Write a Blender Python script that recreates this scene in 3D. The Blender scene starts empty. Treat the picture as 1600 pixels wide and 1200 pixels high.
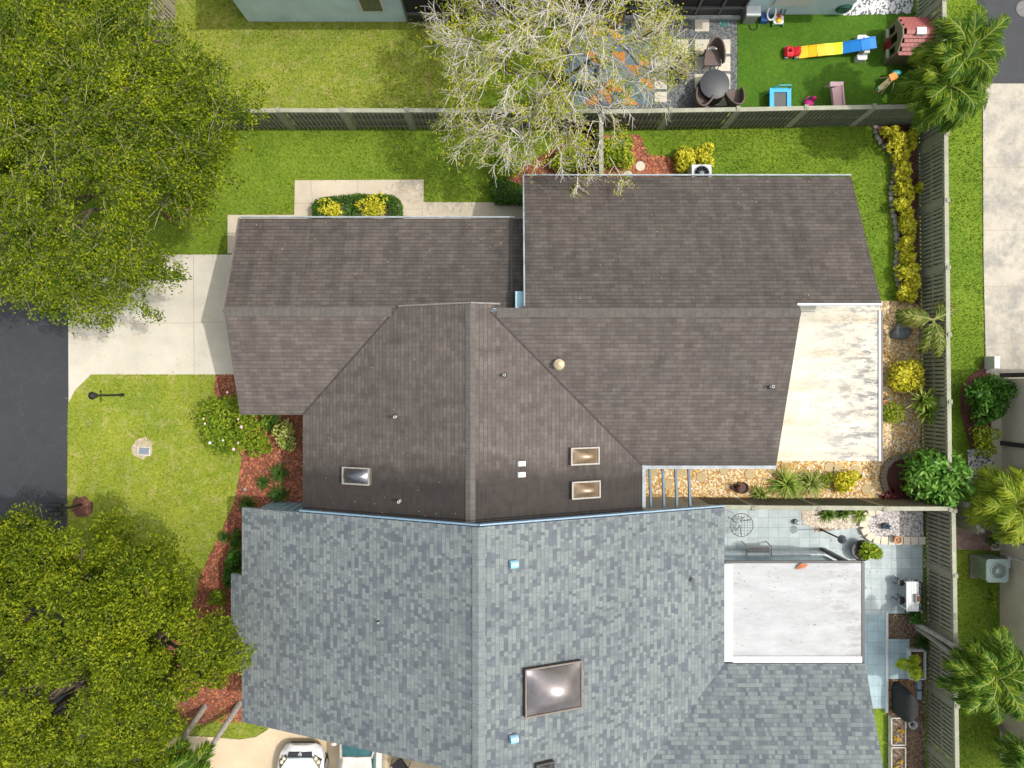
import bpy, math, random
import numpy as np
from mathutils import Vector
random.seed(7)
RNG = np.random.default_rng(11)
SC = bpy.context.scene
COL = SC.collection
H, F = 28.0, 1120.0            # camera height in metres, focal length in reference pixels
CX, CY = 800.0, 600.0

def P(px, py, z=0.0):          # a point of the place seen at (px, py) that lies at height z
    k = (H - z) / F
    return Vector(((px - CX) * k, (CY - py) * k, z))
def G(px, py):
    p = P(px, py); return (p.x, p.y)

# ------------------------------------------------------------------ objects
ORG = {}
def tag(o, label=None, cat=None, group=None, kind=None):
    if label: o['label'] = label
    if cat: o['category'] = cat
    if group: o['group'] = group
    if kind: o['kind'] = kind
    return o
def thing(name, label, cat, loc, group=None):
    o = bpy.data.objects.new(name, None); COL.objects.link(o)
    o.empty_display_size = .2
    o.location = loc; ORG[o.name] = Vector(loc)
    return tag(o, label, cat, group)
def link(name, me, parent=None):
    o = bpy.data.objects.new(name, me); COL.objects.link(o)
    if parent is not None:
        o.parent = parent; ORG[o.name] = ORG[parent.name]
    else:
        ORG[o.name] = Vector((0, 0, 0))
    return o
def copy_tree(o, loc=None, label=None, group=None, parent=None, rz=None):
    c = o.copy(); COL.objects.link(c)
    if parent is not None: c.parent = parent
    if loc is not None: c.location = loc
    if rz is not None: c.rotation_euler = (0, 0, rz)
    if label: c['label'] = label
    if group: c['group'] = group
    for ch in list(o.children): copy_tree(ch, parent=c)
    return c

class MB:
    def __init__(s): s.v = []; s.f = []; s.uv = []; s.m = []
    def face(s, pts, uv=None, mi=0):
        n = len(s.v); s.v += [tuple(p) for p in pts]
        s.f.append(tuple(range(n, n + len(pts)))); s.uv.append(uv); s.m.append(mi); return s
    def faces(s, pts, idx, mi=0):
        n = len(s.v); s.v += [tuple(p) for p in pts]
        for q in idx: s.f.append(tuple(n + i for i in q)); s.uv.append(None); s.m.append(mi)
        return s
    def hexa(s, b, t, mi=0):           # bottom ring, top ring
        n = len(b)
        idx = [tuple(range(n - 1, -1, -1)), tuple(range(n, 2 * n))]
        for i in range(n): idx.append((i, (i + 1) % n, n + (i + 1) % n, n + i))
        return s.faces(list(b) + list(t), idx, mi)
    def box(s, c, d, rz=0, mi=0, taper=1.0):
        cx, cy, cz = c; a, b, h = d[0] / 2, d[1] / 2, d[2] / 2
        ca, sa = math.cos(rz), math.sin(rz)
        r = lambda x, y, z: (cx + x * ca - y * sa, cy + x * sa + y * ca, cz + z)
        q = [(-a, -b), (a, -b), (a, b), (-a, b)]
        return s.hexa([r(x, y, -h) for x, y in q], [r(x * taper, y * taper, h) for x, y in q], mi)
    def prism(s, poly, z0, z1, mi=0):
        return s.hexa([(x, y, z0) for x, y in poly], [(x, y, z1) for x, y in poly], mi)
    def slab(s, poly, th, uvf=None, mi=0, ms=1):
        n = len(poly); top = [Vector(p) for p in poly]; bot = [p - Vector((0, 0, th)) for p in top]
        s.face(top, [uvf(p) for p in top] if uvf else None, mi)
        s.face(bot[::-1], None, ms)
        for i in range(n):
            j = (i + 1) % n; s.face([bot[i], bot[j], top[j], top[i]], None, ms)
        return s
    def bar(s, a, b, w, h, mi=0):      # rectangular bar from a to b
        a = Vector(a); b = Vector(b); d = (b - a).normalized()
        up = Vector((0, 0, 1)) if abs(d.z) < .95 else Vector((1, 0, 0))
        x = d.cross(up).normalized() * w / 2; y = x.cross(d).normalized() * h / 2
        return s.hexa([a - x - y, a + x - y, a + x + y, a - x + y], [b - x - y, b + x - y, b + x + y, b - x + y], mi)
    def tube(s, pts, rad, n=6, mi=0, cap=True):
        pts = [Vector(p) for p in pts]; N = len(pts)
        if not hasattr(rad, '__len__'): rad = [rad] * N
        V = []; idx = []; ref = None
        for i, p in enumerate(pts):
            d = (pts[min(i + 1, N - 1)] - pts[max(i - 1, 0)])
            d = d.normalized() if d.length > 1e-9 else Vector((0, 0, 1))
            if ref is None: ref = Vector((1, 0, 0)) if abs(d.x) < .8 else Vector((0, 1, 0))
            x = (ref - d * ref.dot(d)); x = x.normalized() if x.length > 1e-6 else d.orthogonal().normalized()
            ref = x; y = d.cross(x)
            for k in range(n):
                a = 2 * math.pi * k / n; V.append(p + (x * math.cos(a) + y * math.sin(a)) * rad[i])
        for i in range(N - 1):
            for k in range(n):
                k2 = (k + 1) % n; idx.append((i * n + k, i * n + k2, (i + 1) * n + k2, (i + 1) * n + k))
        if cap and n > 2:
            idx.append(tuple(range(n - 1, -1, -1))); idx.append(tuple(range((N - 1) * n, N * n)))
        return s.faces(V, idx, mi)
    def lathe(s, c, prof, n=20, mi=0, sx=1, sy=1):
        V = []; idx = []
        for r, z in prof:
            for k in range(n):
                a = 2 * math.pi * k / n; V.append((c[0] + r * sx * math.cos(a), c[1] + r * sy * math.sin(a), c[2] + z))
        for i in range(len(prof) - 1):
            for k in range(n):
                k2 = (k + 1) % n; idx.append((i * n + k, i * n + k2, (i + 1) * n + k2, (i + 1) * n + k))
        idx.append(tuple(range(n - 1, -1, -1))); idx.append(tuple(range((len(prof) - 1) * n, len(prof) * n)))
        return s.faces(V, idx, mi)
    def ellip(s, c, r, nu=12, nv=7, mi=0, z0=-1.0):
        prof = []
        for i in range(nv + 1):
            t = -math.pi / 2 + math.pi * i / nv
            prof.append((max(1e-3, math.cos(t)), math.sin(t)))
        V = []; idx = []
        for rr, z in prof:
            for k in range(nu):
                a = 2 * math.pi * k / nu; V.append((c[0] + rr * r[0] * math.cos(a), c[1] + rr * r[1] * math.sin(a), c[2] + z * r[2]))
        for i in range(nv):
            for k in range(nu):
                k2 = (k + 1) % nu; idx.append((i * nu + k, i * nu + k2, (i + 1) * nu + k2, (i + 1) * nu + k))
        return s.faces(V, idx, mi)
    def build(s, name, mats, parent=None, smooth=False, at=None):
        me = bpy.data.meshes.new(name)
        o = link(name, me, parent)
        off = ORG[o.name]
        if at is not None and parent is None:
            off = Vector(at); o.location = off; ORG[o.name] = off
        me.from_pydata([(x - off.x, y - off.y, z - off.z) for x, y, z in s.v], [], s.f)
        if not isinstance(mats, (list, tuple)): mats = [mats]
        for m in mats: me.materials.append(m)
        nm = len(mats)
        me.polygons.foreach_set('material_index', [min(i, nm - 1) for i in s.m])
        if any(u is not None for u in s.uv):
            L = me.uv_layers.new(name='UVMap').data
            for p, u in zip(me.polygons, s.uv):
                if u is not None:
                    for li, w in zip(p.loop_indices, u): L[li].uv = w
        if smooth:
            me.polygons.foreach_set('use_smooth', [True] * len(s.f))
            try: me.set_sharp_from_angle(angle=math.radians(38))
            except Exception: pass
        me.update(); return o

def mesh_np(name, V, k, mat, parent=None):     # V (N*k,3): N separate k-gons
    V = np.asarray(V, dtype=np.float32).reshape(-1, 3)
    me = bpy.data.meshes.new(name); o = link(name, me, parent)
    off = ORG[o.name]; V = V - np.array(off, dtype=np.float32)
    n = len(V) // k
    me.vertices.add(len(V)); me.vertices.foreach_set('co', V.ravel())
    me.loops.add(n * k); me.loops.foreach_set('vertex_index', np.arange(n * k, dtype=np.int32))
    me.polygons.add(n); me.polygons.foreach_set('loop_start', np.arange(0, n * k, k, dtype=np.int32))
    try: me.polygons.foreach_set('loop_total', np.full(n, k, dtype=np.int32))
    except Exception: pass
    me.materials.append(mat); me.update(calc_edges=True); me.validate(); return o

def unit(a): return a / np.maximum(np.linalg.norm(a, axis=1, keepdims=True), 1e-9)
def leaves_np(C, L, W, up=.6, dirs=None, dj=.6):    # diamond leaves at C
    n = len(C)
    nrm = RNG.normal(size=(n, 3)); nrm[:, 2] = np.abs(nrm[:, 2]) + up; nrm = unit(nrm)
    t = RNG.normal(size=(n, 3)) if dirs is None else dirs + RNG.normal(size=(n, 3)) * dj
    t = unit(t - nrm * (t * nrm).sum(1, keepdims=True)); b = np.cross(nrm, t)
    l = (L * RNG.uniform(.65, 1.3, (n, 1))) / 2; w = (W * RNG.uniform(.7, 1.25, (n, 1))) / 2
    return np.stack([C - t * l, C + b * w - t * l * .1, C + t * l, C - b * w - t * l * .1], 1)

# ------------------------------------------------------------------ materials
def newmat(name):
    m = bpy.data.materials.new(name); m.use_nodes = True
    nt = m.node_tree; b = nt.nodes['Principled BSDF']
    return m, nt, b
def N(nt, t, **kw):
    n = nt.nodes.new(t)
    for k, v in kw.items():
        if k in n.inputs: n.inputs[k].default_value = v
        else: setattr(n, k, v)
    return n
def ramp(nt, fac, stops, interp='LINEAR'):
    r = nt.nodes.new('ShaderNodeValToRGB'); e = r.color_ramp; e.interpolation = interp
    while len(e.elements) < len(stops): e.elements.new(.5)
    for el, (p, c) in zip(e.elements, stops): el.position = p; el.color = (*c, 1) if len(c) == 3 else c
    nt.links.new(fac, r.inputs[0]); return r.outputs[0]
def mix(nt, fac, a, b, mode='MIX'):
    n = nt.nodes.new('ShaderNodeMix'); n.data_type = 'RGBA'; n.blend_type = mode
    for sock, v in ((n.inputs[0], fac), (n.inputs[6], a), (n.inputs[7], b)):
        if hasattr(v, 'is_linked'): nt.links.new(v, sock)
        elif hasattr(v, '__len__'): sock.default_value = (*v[:3], 1)
        else: sock.default_value = v
    return n.outputs[2]
def coords(nt, uv=False, scale=(1, 1, 1), rz=0):
    t = nt.nodes.new('ShaderNodeTexCoord'); mp = nt.nodes.new('ShaderNodeMapping')
    mp.inputs['Scale'].default_value = scale; mp.inputs['Rotation'].default_value = (0, 0, rz)
    nt.links.new(t.outputs['UV' if uv else 'Object'], mp.inputs['Vector']); return mp.outputs[0]
def noise(nt, vec, scale, detail=4, rough=.6, out=0):
    n = nt.nodes.new('ShaderNodeTexNoise'); n.inputs['Scale'].default_value = scale
    n.inputs['Detail'].default_value = detail; n.inputs['Roughness'].default_value = rough
    nt.links.new(vec, n.inputs['Vector']); return n.outputs[out]
def bump(nt, b, h, strength=.4, dist=.02):
    n = nt.nodes.new('ShaderNodeBump'); n.inputs['Strength'].default_value = strength; n.inputs['Distance'].default_value = dist
    nt.links.new(h, n.inputs['Height']); nt.links.new(n.outputs[0], b.inputs['Normal'])
def sc(c, k): return tuple(min(1, x * k) for x in c[:3])
MC = {}
def plain(name, c, rough=.7, var=.18, scale=6, metal=0, bmp=0.0, spec=.5):
    if name in MC: return MC[name]
    m, nt, b = newmat(name); v = coords(nt)
    f = noise(nt, v, scale, 5)
    nt.links.new(ramp(nt, f, [(.28, sc(c, 1 - var)), (.72, sc(c, 1 + var))]), b.inputs['Base Color'])
    b.inputs['Roughness'].default_value = rough; b.inputs['Metallic'].default_value = metal
    b.inputs['Specular IOR Level'].default_value = spec
    if bmp: bump(nt, b, noise(nt, v, scale * 6, 3), bmp, .01)
    MC[name] = m; return m
def leafmat(name, cols, trans=.35, rough=.55):   # cols: colours spread over the leaves
    if name in MC: return MC[name]
    m, nt, b = newmat(name)
    g = nt.nodes.new('ShaderNodeNewGeometry')
    st = [((i + .0) / max(1, len(cols) - 1), c) for i, c in enumerate(cols)]
    v = coords(nt); big = noise(nt, v, .9, 2)
    mth = nt.nodes.new('ShaderNodeMath'); mth.operation = 'MULTIPLY_ADD'
    nt.links.new(big, mth.inputs[0]); mth.inputs[1].default_value = .9
    m2 = nt.nodes.new('ShaderNodeMath'); m2.operation = 'MULTIPLY_ADD'; nt.links.new(g.outputs['Random Per Island'], m2.inputs[0])
    m2.inputs[1].default_value = .8; m2.inputs[2].default_value = -.35; nt.links.new(m2.outputs[0], mth.inputs[2])
    c = ramp(nt, mth.outputs[0], st)
    nt.links.new(c, b.inputs['Base Color']); b.inputs['Roughness'].default_value = rough
    b.inputs['Specular IOR Level'].default_value = .2
    tr = nt.nodes.new('ShaderNodeBsdfTranslucent'); nt.links.new(mix(nt, 1.0, c, (1.15, 1.1, .55), 'MULTIPLY'), tr.inputs[0])
    mx = nt.nodes.new('ShaderNodeMixShader'); mx.inputs[0].default_value = trans
    nt.links.new(b.outputs[0], mx.inputs[1]); nt.links.new(tr.outputs[0], mx.inputs[2])
    nt.links.new(mx.outputs[0], nt.nodes['Material Output'].inputs[0])
    MC[name] = m; return m

def M_(nt, op, a, b=None, c=None):
    n = nt.nodes.new('ShaderNodeMath'); n.operation = op
    for s, v in zip(n.inputs, (a, b, c)):
        if v is None: continue
        if hasattr(v, 'is_linked'): nt.links.new(v, s)
        else: s.default_value = v
    return n.outputs[0]
def shingles(name, stops, w, row, vary, joint, joint_shade, streak, gain=1.0, algae=None, course=.07):
    # courses of shingles laid along u, random tabs per course
    m, nt, b = newmat(name); v = coords(nt, uv=True)
    sx = nt.nodes.new('ShaderNodeSeparateXYZ'); nt.links.new(v, sx.inputs[0])
    r = M_(nt, 'DIVIDE', sx.outputs[1], row); ri = M_(nt, 'FLOOR', r); rf = M_(nt, 'FRACT', r)
    wn = nt.nodes.new('ShaderNodeTexWhiteNoise'); wn.noise_dimensions = '1D'; nt.links.new(ri, wn.inputs['W'])
    if vary: off = M_(nt, 'MULTIPLY', wn.outputs[0], 7.3)
    else: off = M_(nt, 'ADD', M_(nt, 'MULTIPLY', ri, .5), M_(nt, 'MULTIPLY', wn.outputs[0], .12))
    u = M_(nt, 'ADD', M_(nt, 'DIVIDE', sx.outputs[0], w), off)
    if vary: u = M_(nt, 'ADD', u, M_(nt, 'MULTIPLY', M_(nt, 'SINE', M_(nt, 'MULTIPLY', u, 2.3)), vary))
    ui = M_(nt, 'FLOOR', u); uf = M_(nt, 'FRACT', u)
    cb = nt.nodes.new('ShaderNodeCombineXYZ'); nt.links.new(ui, cb.inputs[0]); nt.links.new(ri, cb.inputs[1])
    w2 = nt.nodes.new('ShaderNodeTexWhiteNoise'); w2.noise_dimensions = '2D'; nt.links.new(cb.outputs[0], w2.inputs['Vector'])
    c = ramp(nt, w2.outputs[0], [(p, sc(k, gain)) for p, k in stops])
    fine = noise(nt, v, 24, 4, .7); big = noise(nt, coords(nt), .32, 4)
    st = noise(nt, coords(nt, uv=True, scale=(1.0, .14, 1)), 2.2, 6, .68); blot = noise(nt, coords(nt, uv=True, scale=(1, .45, 1)), 3.2, 5, .6)
    c = mix(nt, streak, c, ramp(nt, st, [(.3, (.66, .65, .65)), (.5, (1, 1, 1)), (.7, (1.28, 1.26, 1.24))]), 'MULTIPLY')
    c = mix(nt, streak, c, ramp(nt, blot, [(.32, (.78, .77, .77)), (.68, (1.24, 1.22, 1.2))]), 'MULTIPLY')
    c = mix(nt, .7, c, ramp(nt, big, [(.3, (.84, .85, .86)), (.7, (1.14, 1.12, 1.1))]), 'MULTIPLY')
    c = mix(nt, .6, c, ramp(nt, fine, [(.25, (.74, .74, .74)), (.75, (1.26, 1.26, 1.26))]), 'MULTIPLY')
    if algae:      # dark growth that has settled along the low party wall edge
        t = nt.nodes.new('ShaderNodeTexCoord'); s2 = nt.nodes.new('ShaderNodeSeparateXYZ'); nt.links.new(t.outputs['Object'], s2.inputs[0])
        a = M_(nt, 'ADD', s2.outputs[1], M_(nt, 'MULTIPLY', noise(nt, coords(nt), 1.7, 6, .7), 1.2))
        mr = nt.nodes.new('ShaderNodeMapRange'); nt.links.new(a, mr.inputs[0]); mr.inputs[1].default_value = algae[0]; mr.inputs[2].default_value = algae[1]; mr.inputs[3].default_value = .75; mr.inputs[4].default_value = 0
        c = mix(nt, mr.outputs[0], c, (.022, .02, .02))
    jm = M_(nt, 'MAXIMUM', M_(nt, 'MULTIPLY', M_(nt, 'LESS_THAN', rf, course), .85), M_(nt, 'MULTIPLY', M_(nt, 'LESS_THAN', uf, joint), .6))  # dark tab joints, plus butt shadow painted in along each course
    c = mix(nt, jm, c, joint_shade)
    nt.links.new(c, b.inputs['Base Color']); b.inputs['Roughness'].default_value = .92; b.inputs['Specular IOR Level'].default_value = .2
    bump(nt, b, M_(nt, 'ADD', M_(nt, 'MULTIPLY', rf, -1.0), M_(nt, 'MULTIPLY', fine, .3)), .35, .012); return m
BST = [(0, (.073, .064, .060)), (.5, (.086, .0755, .0705)), (1, (.099, .088, .082))]
GST = [(0, (.097, .112, .134)), (.20, (.112, .130, .150)), (.32, (.134, .154, .171)), (.50, (.150, .173, .188)), (.66, (.168, .194, .203)), (1, (.188, .216, .219))]
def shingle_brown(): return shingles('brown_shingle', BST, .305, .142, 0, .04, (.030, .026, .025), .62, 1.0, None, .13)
def shingle_brown2(): return shingles('lighter_brown_shingle', BST, .305, .142, 0, .04, (.052, .044, .04), .6, 1.26, (-4.15, -3.2), .12)  # lighter copy of the brown shingle, for all but the north slopes
def shingle_grey(): return shingles('grey_shingle', GST, .150, .140, .30, .06, (.09, .105, .117), .3, 1.0, None, .10)
def ridge_mat(name, c, along=.2):
    m, nt, b = newmat(name); v = coords(nt, uv=True)
    br = N(nt, 'ShaderNodeTexBrick', Scale=1.0, offset=0.0); nt.links.new(v, br.inputs['Vector'])
    br.inputs['Brick Width'].default_value = along; br.inputs['Row Height'].default_value = .6; br.inputs['Mortar Size'].default_value = .007
    br.inputs['Color1'].default_value = (*sc(c, 1.06), 1); br.inputs['Color2'].default_value = (*sc(c, .93), 1); br.inputs['Mortar'].default_value = (*sc(c, .68), 1)
    c2 = mix(nt, .7, br.outputs[0], ramp(nt, noise(nt, coords(nt), 5, 5), [(.25, (.7, .7, .7)), (.75, (1.3, 1.3, 1.3))]), 'MULTIPLY')
    nt.links.new(c2, b.inputs['Base Color']); b.inputs['Roughness'].default_value = .92; return m
def grassmat(name, dark, mid, light, dry, dryamt=.5):
    m, nt, b = newmat(name); v = coords(nt)
    f = noise(nt, v, 9, 6, .75); p = noise(nt, v, .55, 4, .6); q = noise(nt, v, 2.3, 4, .65)
    c = ramp(nt, f, [(.28, dark), (.5, mid), (.7, light)])
    c = mix(nt, ramp(nt, q, [(.56 - .1 * dryamt, (0, 0, 0)), (.72, (dryamt,) * 3)]), c, dry)
    c = mix(nt, .8, c, ramp(nt, p, [(.3, (.7, .8, .7)), (.7, (1.25, 1.15, 1.1))]), 'MULTIPLY')
    nt.links.new(c, b.inputs['Base Color']); b.inputs['Roughness'].default_value = .85; b.inputs['Specular IOR Level'].default_value = .2
    bump(nt, b, f, .8, .04); return m
def concrete(name, c, stain=(.6, .5, .35), amt=.35, crack=True, dark=None, rough=.85, ck=.45):
    m, nt, b = newmat(name); v = coords(nt)
    f = noise(nt, v, .8, 6, .65); g = noise(nt, v, 30, 3, .7); s = noise(nt, v, 2.0, 8, .7)
    k = ramp(nt, f, [(.3, sc(c, .86)), (.7, sc(c, 1.1))])
    k = mix(nt, ramp(nt, s, [(.5, (0, 0, 0)), (.75, (amt,) * 3)]), k, tuple(a * d for a, d in zip(c, stain)))
    if dark:
        d2 = noise(nt, v, .9, 10, .78)
        k = mix(nt, ramp(nt, d2, [(.46, (0, 0, 0)), (.60, (.85,) * 3)]), k, dark)
    k = mix(nt, .5, k, ramp(nt, g, [(.3, (.85,) * 3), (.7, (1.12,) * 3)]), 'MULTIPLY')
    if crack:
        w = nt.nodes.new('ShaderNodeTexVoronoi'); w.feature = 'DISTANCE_TO_EDGE'; w.inputs['Scale'].default_value = .42
        wv = nt.nodes.new('ShaderNodeVectorMath'); wv.operation = 'ADD'
        wn = nt.nodes.new('ShaderNodeTexNoise'); wn.inputs['Scale'].default_value = 1.5; nt.links.new(v, wn.inputs[0])
        nt.links.new(v, wv.inputs[0]); nt.links.new(wn.outputs[1], wv.inputs[1]); nt.links.new(wv.outputs[0], w.inputs['Vector'])
        k = mix(nt, ramp(nt, w.outputs[0], [(0, (.35,) * 3), (.010, (0, 0, 0))]), k, sc(c, ck))
    nt.links.new(k, b.inputs['Base Color']); b.inputs['Roughness'].default_value = rough
    bump(nt, b, g, .15, .005); return m
def stones(name, cols, scale, rnd=1.0, bstr=.9, gap=(.03, .025, .02)):
    m, nt, b = newmat(name); v = coords(nt)
    w = nt.nodes.new('ShaderNodeTexVoronoi'); w.inputs['Scale'].default_value = scale; w.inputs['Randomness'].default_value = rnd; nt.links.new(v, w.inputs['Vector'])
    e = nt.nodes.new('ShaderNodeTexVoronoi'); e.feature = 'DISTANCE_TO_EDGE'; e.inputs['Scale'].default_value = scale; e.inputs['Randomness'].default_value = rnd; nt.links.new(v, e.inputs['Vector'])
    sp = nt.nodes.new('ShaderNodeSeparateColor'); nt.links.new(w.outputs['Color'], sp.inputs[0])
    c = ramp(nt, sp.outputs[0], [(i / (len(cols) - 1), k) for i, k in enumerate(cols)])
    c = mix(nt, ramp(nt, e.outputs[0], [(.0, (.85,) * 3), (.12, (0, 0, 0))]), c, gap)
    c = mix(nt, .6, c, ramp(nt, noise(nt, v, .8, 4), [(.3, (.75,) * 3), (.7, (1.2,) * 3)]), 'MULTIPLY')
    nt.links.new(c, b.inputs['Base Color']); b.inputs['Roughness'].default_value = .75
    bump(nt, b, e.outputs[0], bstr, .03); return m
def tiles(name, c, w=.4, h=.4, off=0.0, grout=(.2, .22, .23), var=.1, mortar=.006, rz=0):
    m, nt, b = newmat(name); v = coords(nt, rz=rz)
    br = N(nt, 'ShaderNodeTexBrick', Scale=1.0, offset=off); nt.links.new(v, br.inputs['Vector'])
    br.inputs['Brick Width'].default_value = w; br.inputs['Row Height'].default_value = h; br.inputs['Mortar Size'].default_value = mortar
    br.inputs['Color1'].default_value = (*sc(c, 1 - var), 1); br.inputs['Color2'].default_value = (*sc(c, 1 + var), 1); br.inputs['Mortar'].default_value = (*grout, 1)
    s = noise(nt, v, 1.4, 8, .72)
    k = mix(nt, .9, br.outputs[0], ramp(nt, s, [(.3, (.72, .74, .74)), (.55, (1, 1, 1)), (.75, (1.12,) * 3)]), 'MULTIPLY')
    nt.links.new(k, b.inputs['Base Color']); b.inputs['Roughness'].default_value = .7; return m
def stucco(name, c, streak=None):
    m, nt, b = newmat(name); v = coords(nt); g = noise(nt, v, 18, 5, .7); f = noise(nt, v, 1.2, 5)
    k = ramp(nt, f, [(.3, sc(c, .85)), (.7, sc(c, 1.1))])
    if streak:
        p, r, sc_ = streak
        mp = nt.nodes.new('ShaderNodeMapping'); mp.inputs['Location'].default_value = [-a for a in p]
        t = nt.nodes.new('ShaderNodeTexCoord'); nt.links.new(t.outputs['Object'], mp.inputs[0])
        s2 = nt.nodes.new('ShaderNodeVectorMath'); s2.operation = 'MULTIPLY'; s2.inputs[1].default_value = sc_; nt.links.new(mp.outputs[0], s2.inputs[0])
        ln = nt.nodes.new('ShaderNodeVectorMath'); ln.operation = 'LENGTH'; nt.links.new(s2.outputs[0], ln.inputs[0])
        ad = nt.nodes.new('ShaderNodeMath'); ad.operation = 'MULTIPLY_ADD'; nt.links.new(noise(nt, v, 5, 5), ad.inputs[0]); ad.inputs[1].default_value = .9; nt.links.new(ln.outputs['Value'], ad.inputs[2])
        k = mix(nt, ramp(nt, ad.outputs[0], [(.55, (.75,) * 3), (1.35, (0, 0, 0))]), k, r)
    nt.links.new(k, b.inputs['Base Color']); b.inputs['Roughness'].default_value = .9; bump(nt, b, g, .5, .02); return m
def glassy(name, c, rough=.12, metal=0.0, spec=.8):
    m, nt, b = newmat(name); v = coords(nt)
    nt.links.new(ramp(nt, noise(nt, v, 2.5, 4), [(.3, sc(c, .8)), (.7, sc(c, 1.2))]), b.inputs['Base Color'])
    b.inputs['Roughness'].default_value = rough; b.inputs['Metallic'].default_value = metal; b.inputs['Specular IOR Level'].default_value = spec; return m

M_BROWN = shingle_brown(); M_BROWN2 = shingle_brown2(); M_GREY = shingle_grey()
M_RIDGE = ridge_mat('brown_ridge_shingle', (.098, .090, .083)); M_GRIDGE = ridge_mat('grey_ridge_shingle', (.155, .178, .188))
M_BLUE = stucco('pale_blue_stucco', (.50, .63, .69)); M_BLUETRIM = plain('blue_trim_paint', (.20, .31, .42), .5, .12)
M_WHITE = plain('white_paint', (.56, .57, .585), .5, .08); M_GUTTER = plain('gutter_paint', (.26, .29, .32), .5, .3, 2.5)
M_BRONZE = plain('bronze_metal', (.045, .04, .042), .4, .2); M_BLACK = plain('black_metal', (.018, .018, .02), .45, .2)
M_ALU = plain('aluminium', (.55, .57, .58), .35, .1, 4, .6)
M_SCREEN = plain('dark_screen_mesh', (.016, .016, .018), .85, .3, 3)
M_FENCE = plain('olive_fence_paint', (.235, .24, .175), .75, .16, 3, bmp=.2)
M_FENCECAP = plain('fence_cap_paint', (.27, .275, .21), .7, .2, 3)
M_BARK = plain('grey_bark', (.30, .25, .22), .9, .35, 7, bmp=.5); M_DBARK = plain('dark_bark', (.10, .075, .055), .95, .35, 7, bmp=.5)
M_TWIG = plain('pale_twig', (.50, .465, .44), .85, .25, 4)
M_PTRUNK = plain('palm_trunk', (.30, .28, .25), .9, .3, 9, bmp=.6)
# ------------------------------------------------------------------ ground and paving
G_FRONT = grassmat('front_lawn_grass', (.11, .155, .012), (.205, .255, .026), (.30, .34, .05), (.38, .34, .15), .6)
G_BACK = grassmat('back_lawn_grass', (.10, .14, .013), (.185, .235, .028), (.28, .31, .055), (.36, .31, .14), .6)
G_SIDE = grassmat('side_lawn_grass', (.07, .125, .010), (.135, .21, .018), (.215, .275, .028), (.27, .27, .06), .25)
G_YARD = grassmat('yard_grass', (.06, .115, .008), (.115, .19, .014), (.20, .265, .022), (.26, .27, .05), .2)
G_TURF = grassmat('artificial_turf_pile', (.035, .095, .006), (.055, .135, .009), (.09, .175, .014), (.16, .22, .05), .08)
M_ASPH = concrete('asphalt_sealed', (.034, .037, .045), (1.7, 1.7, 1.7), .35, True, rough=.8, ck=1.8)
M_CONC = concrete('driveway_concrete', (.53, .50, .43), (.92, .82, .66), .5, False)
M_WALK = concrete('walkway_concrete', (.50, .44, .35), (.88, .76, .6), .5, False)
M_TAN = concrete('tan_concrete', (.56, .46, .32), (1.0, .85, .6), .4, False)
M_OLDC = concrete('weathered_concrete', (.43, .395, .335), (.7, .66, .58), .7, False, (.24, .235, .22))
M_MULCH = stones('red_mulch', [(.12, .035, .018), (.23, .065, .028), (.33, .105, .045), (.19, .048, .022), (.38, .17, .10)], 16, bstr=1)
M_DMULCH = stones('maroon_mulch', [(.09, .025, .022), (.17, .05, .04), (.22, .08, .06)], 20, bstr=1)
M_SOIL = stones('brown_garden_soil', [(.06, .035, .022), (.12, .07, .045), (.17, .11, .07), (.36, .30, .25)], 18, bstr=1)
M_GOLD = stones('golden_river_gravel', [(.42, .25, .07), (.55, .36, .12), (.62, .47, .24), (.32, .18, .06), (.66, .58, .45), (.5, .3, .16)], 13, gap=(.10, .055, .02))
M_DGRAV = stones('dark_grey_gravel', [(.07, .08, .085), (.14, .155, .16), (.22, .235, .24), (.10, .11, .12)], 16)
M_WPEB = stones('white_and_black_pebble', [(.62, .62, .62), (.10, .11, .12), (.55, .55, .57), (.3, .31, .32), (.7, .7, .7)], 9)
M_GPEB = stones('grey_pebble', [(.38, .34, .33), (.20, .19, .19), (.52, .50, .50), (.30, .27, .27), (.6, .58, .57)], 14)
M_CPEB = stones('cream_pebble', [(.40, .32, .24), (.52, .48, .4), (.28, .2, .14), (.36, .28, .22)], 13)
M_TILE = tiles('pale_blue_patio_tile', (.385, .45, .47), .40, .40)
M_TILE2 = tiles('blue_deck_tile', (.32, .43, .48), .42, .42)
M_PAVER = tiles('red_paver', (.24, .15, .125), .2, .1, .5, (.09, .07, .06), .25)

def sheet(name, px, z, mat, z0=None, label=None):
    poly = [G(x, y) for x, y in px]
    a = sum(poly[i][0] * poly[(i + 1) % len(poly)][1] - poly[(i + 1) % len(poly)][0] * poly[i][1] for i in range(len(poly)))
    if a < 0: poly = poly[::-1]
    m = MB()
    if z0 is None: m.face([(x, y, z) for x, y in poly])
    else: m.prism(poly, z0, z)
    return tag(m.build(name, mat), label, None, None, 'structure')
m = MB(); m.face([(-260, -260, -.02), (260, -260, -.02), (260, 260, -.02), (-260, 260, -.02)]); tag(m.build('ground', G_SIDE), kind='structure')
L_FRONT = [(104, 580), (384, 580), (384, 960), (250, 1010), (250, 1060), (104, 1060)]
L_BACK = [(104, -150), (748, -150), (748, 178), (104, 178)]
L_SIDE = [(104, 196), (934, 196), (934, 345), (360, 345), (360, 400), (104, 400)]
L_YARD = [(940, 196), (1436, 190), (1440, 482), (1300, 482), (940, 290)]
L_RIGHT = [(1442, -150), (1538, -150), (1538, 560), (1548, 760), (1446, 778)]
L_LOWER = [(1446, 860), (1564, 860), (1564, 1300), (1446, 1300)]
L_PALM = [(250, 1060), (430, 1060), (430, 1160), (250, 1160)]
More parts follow.
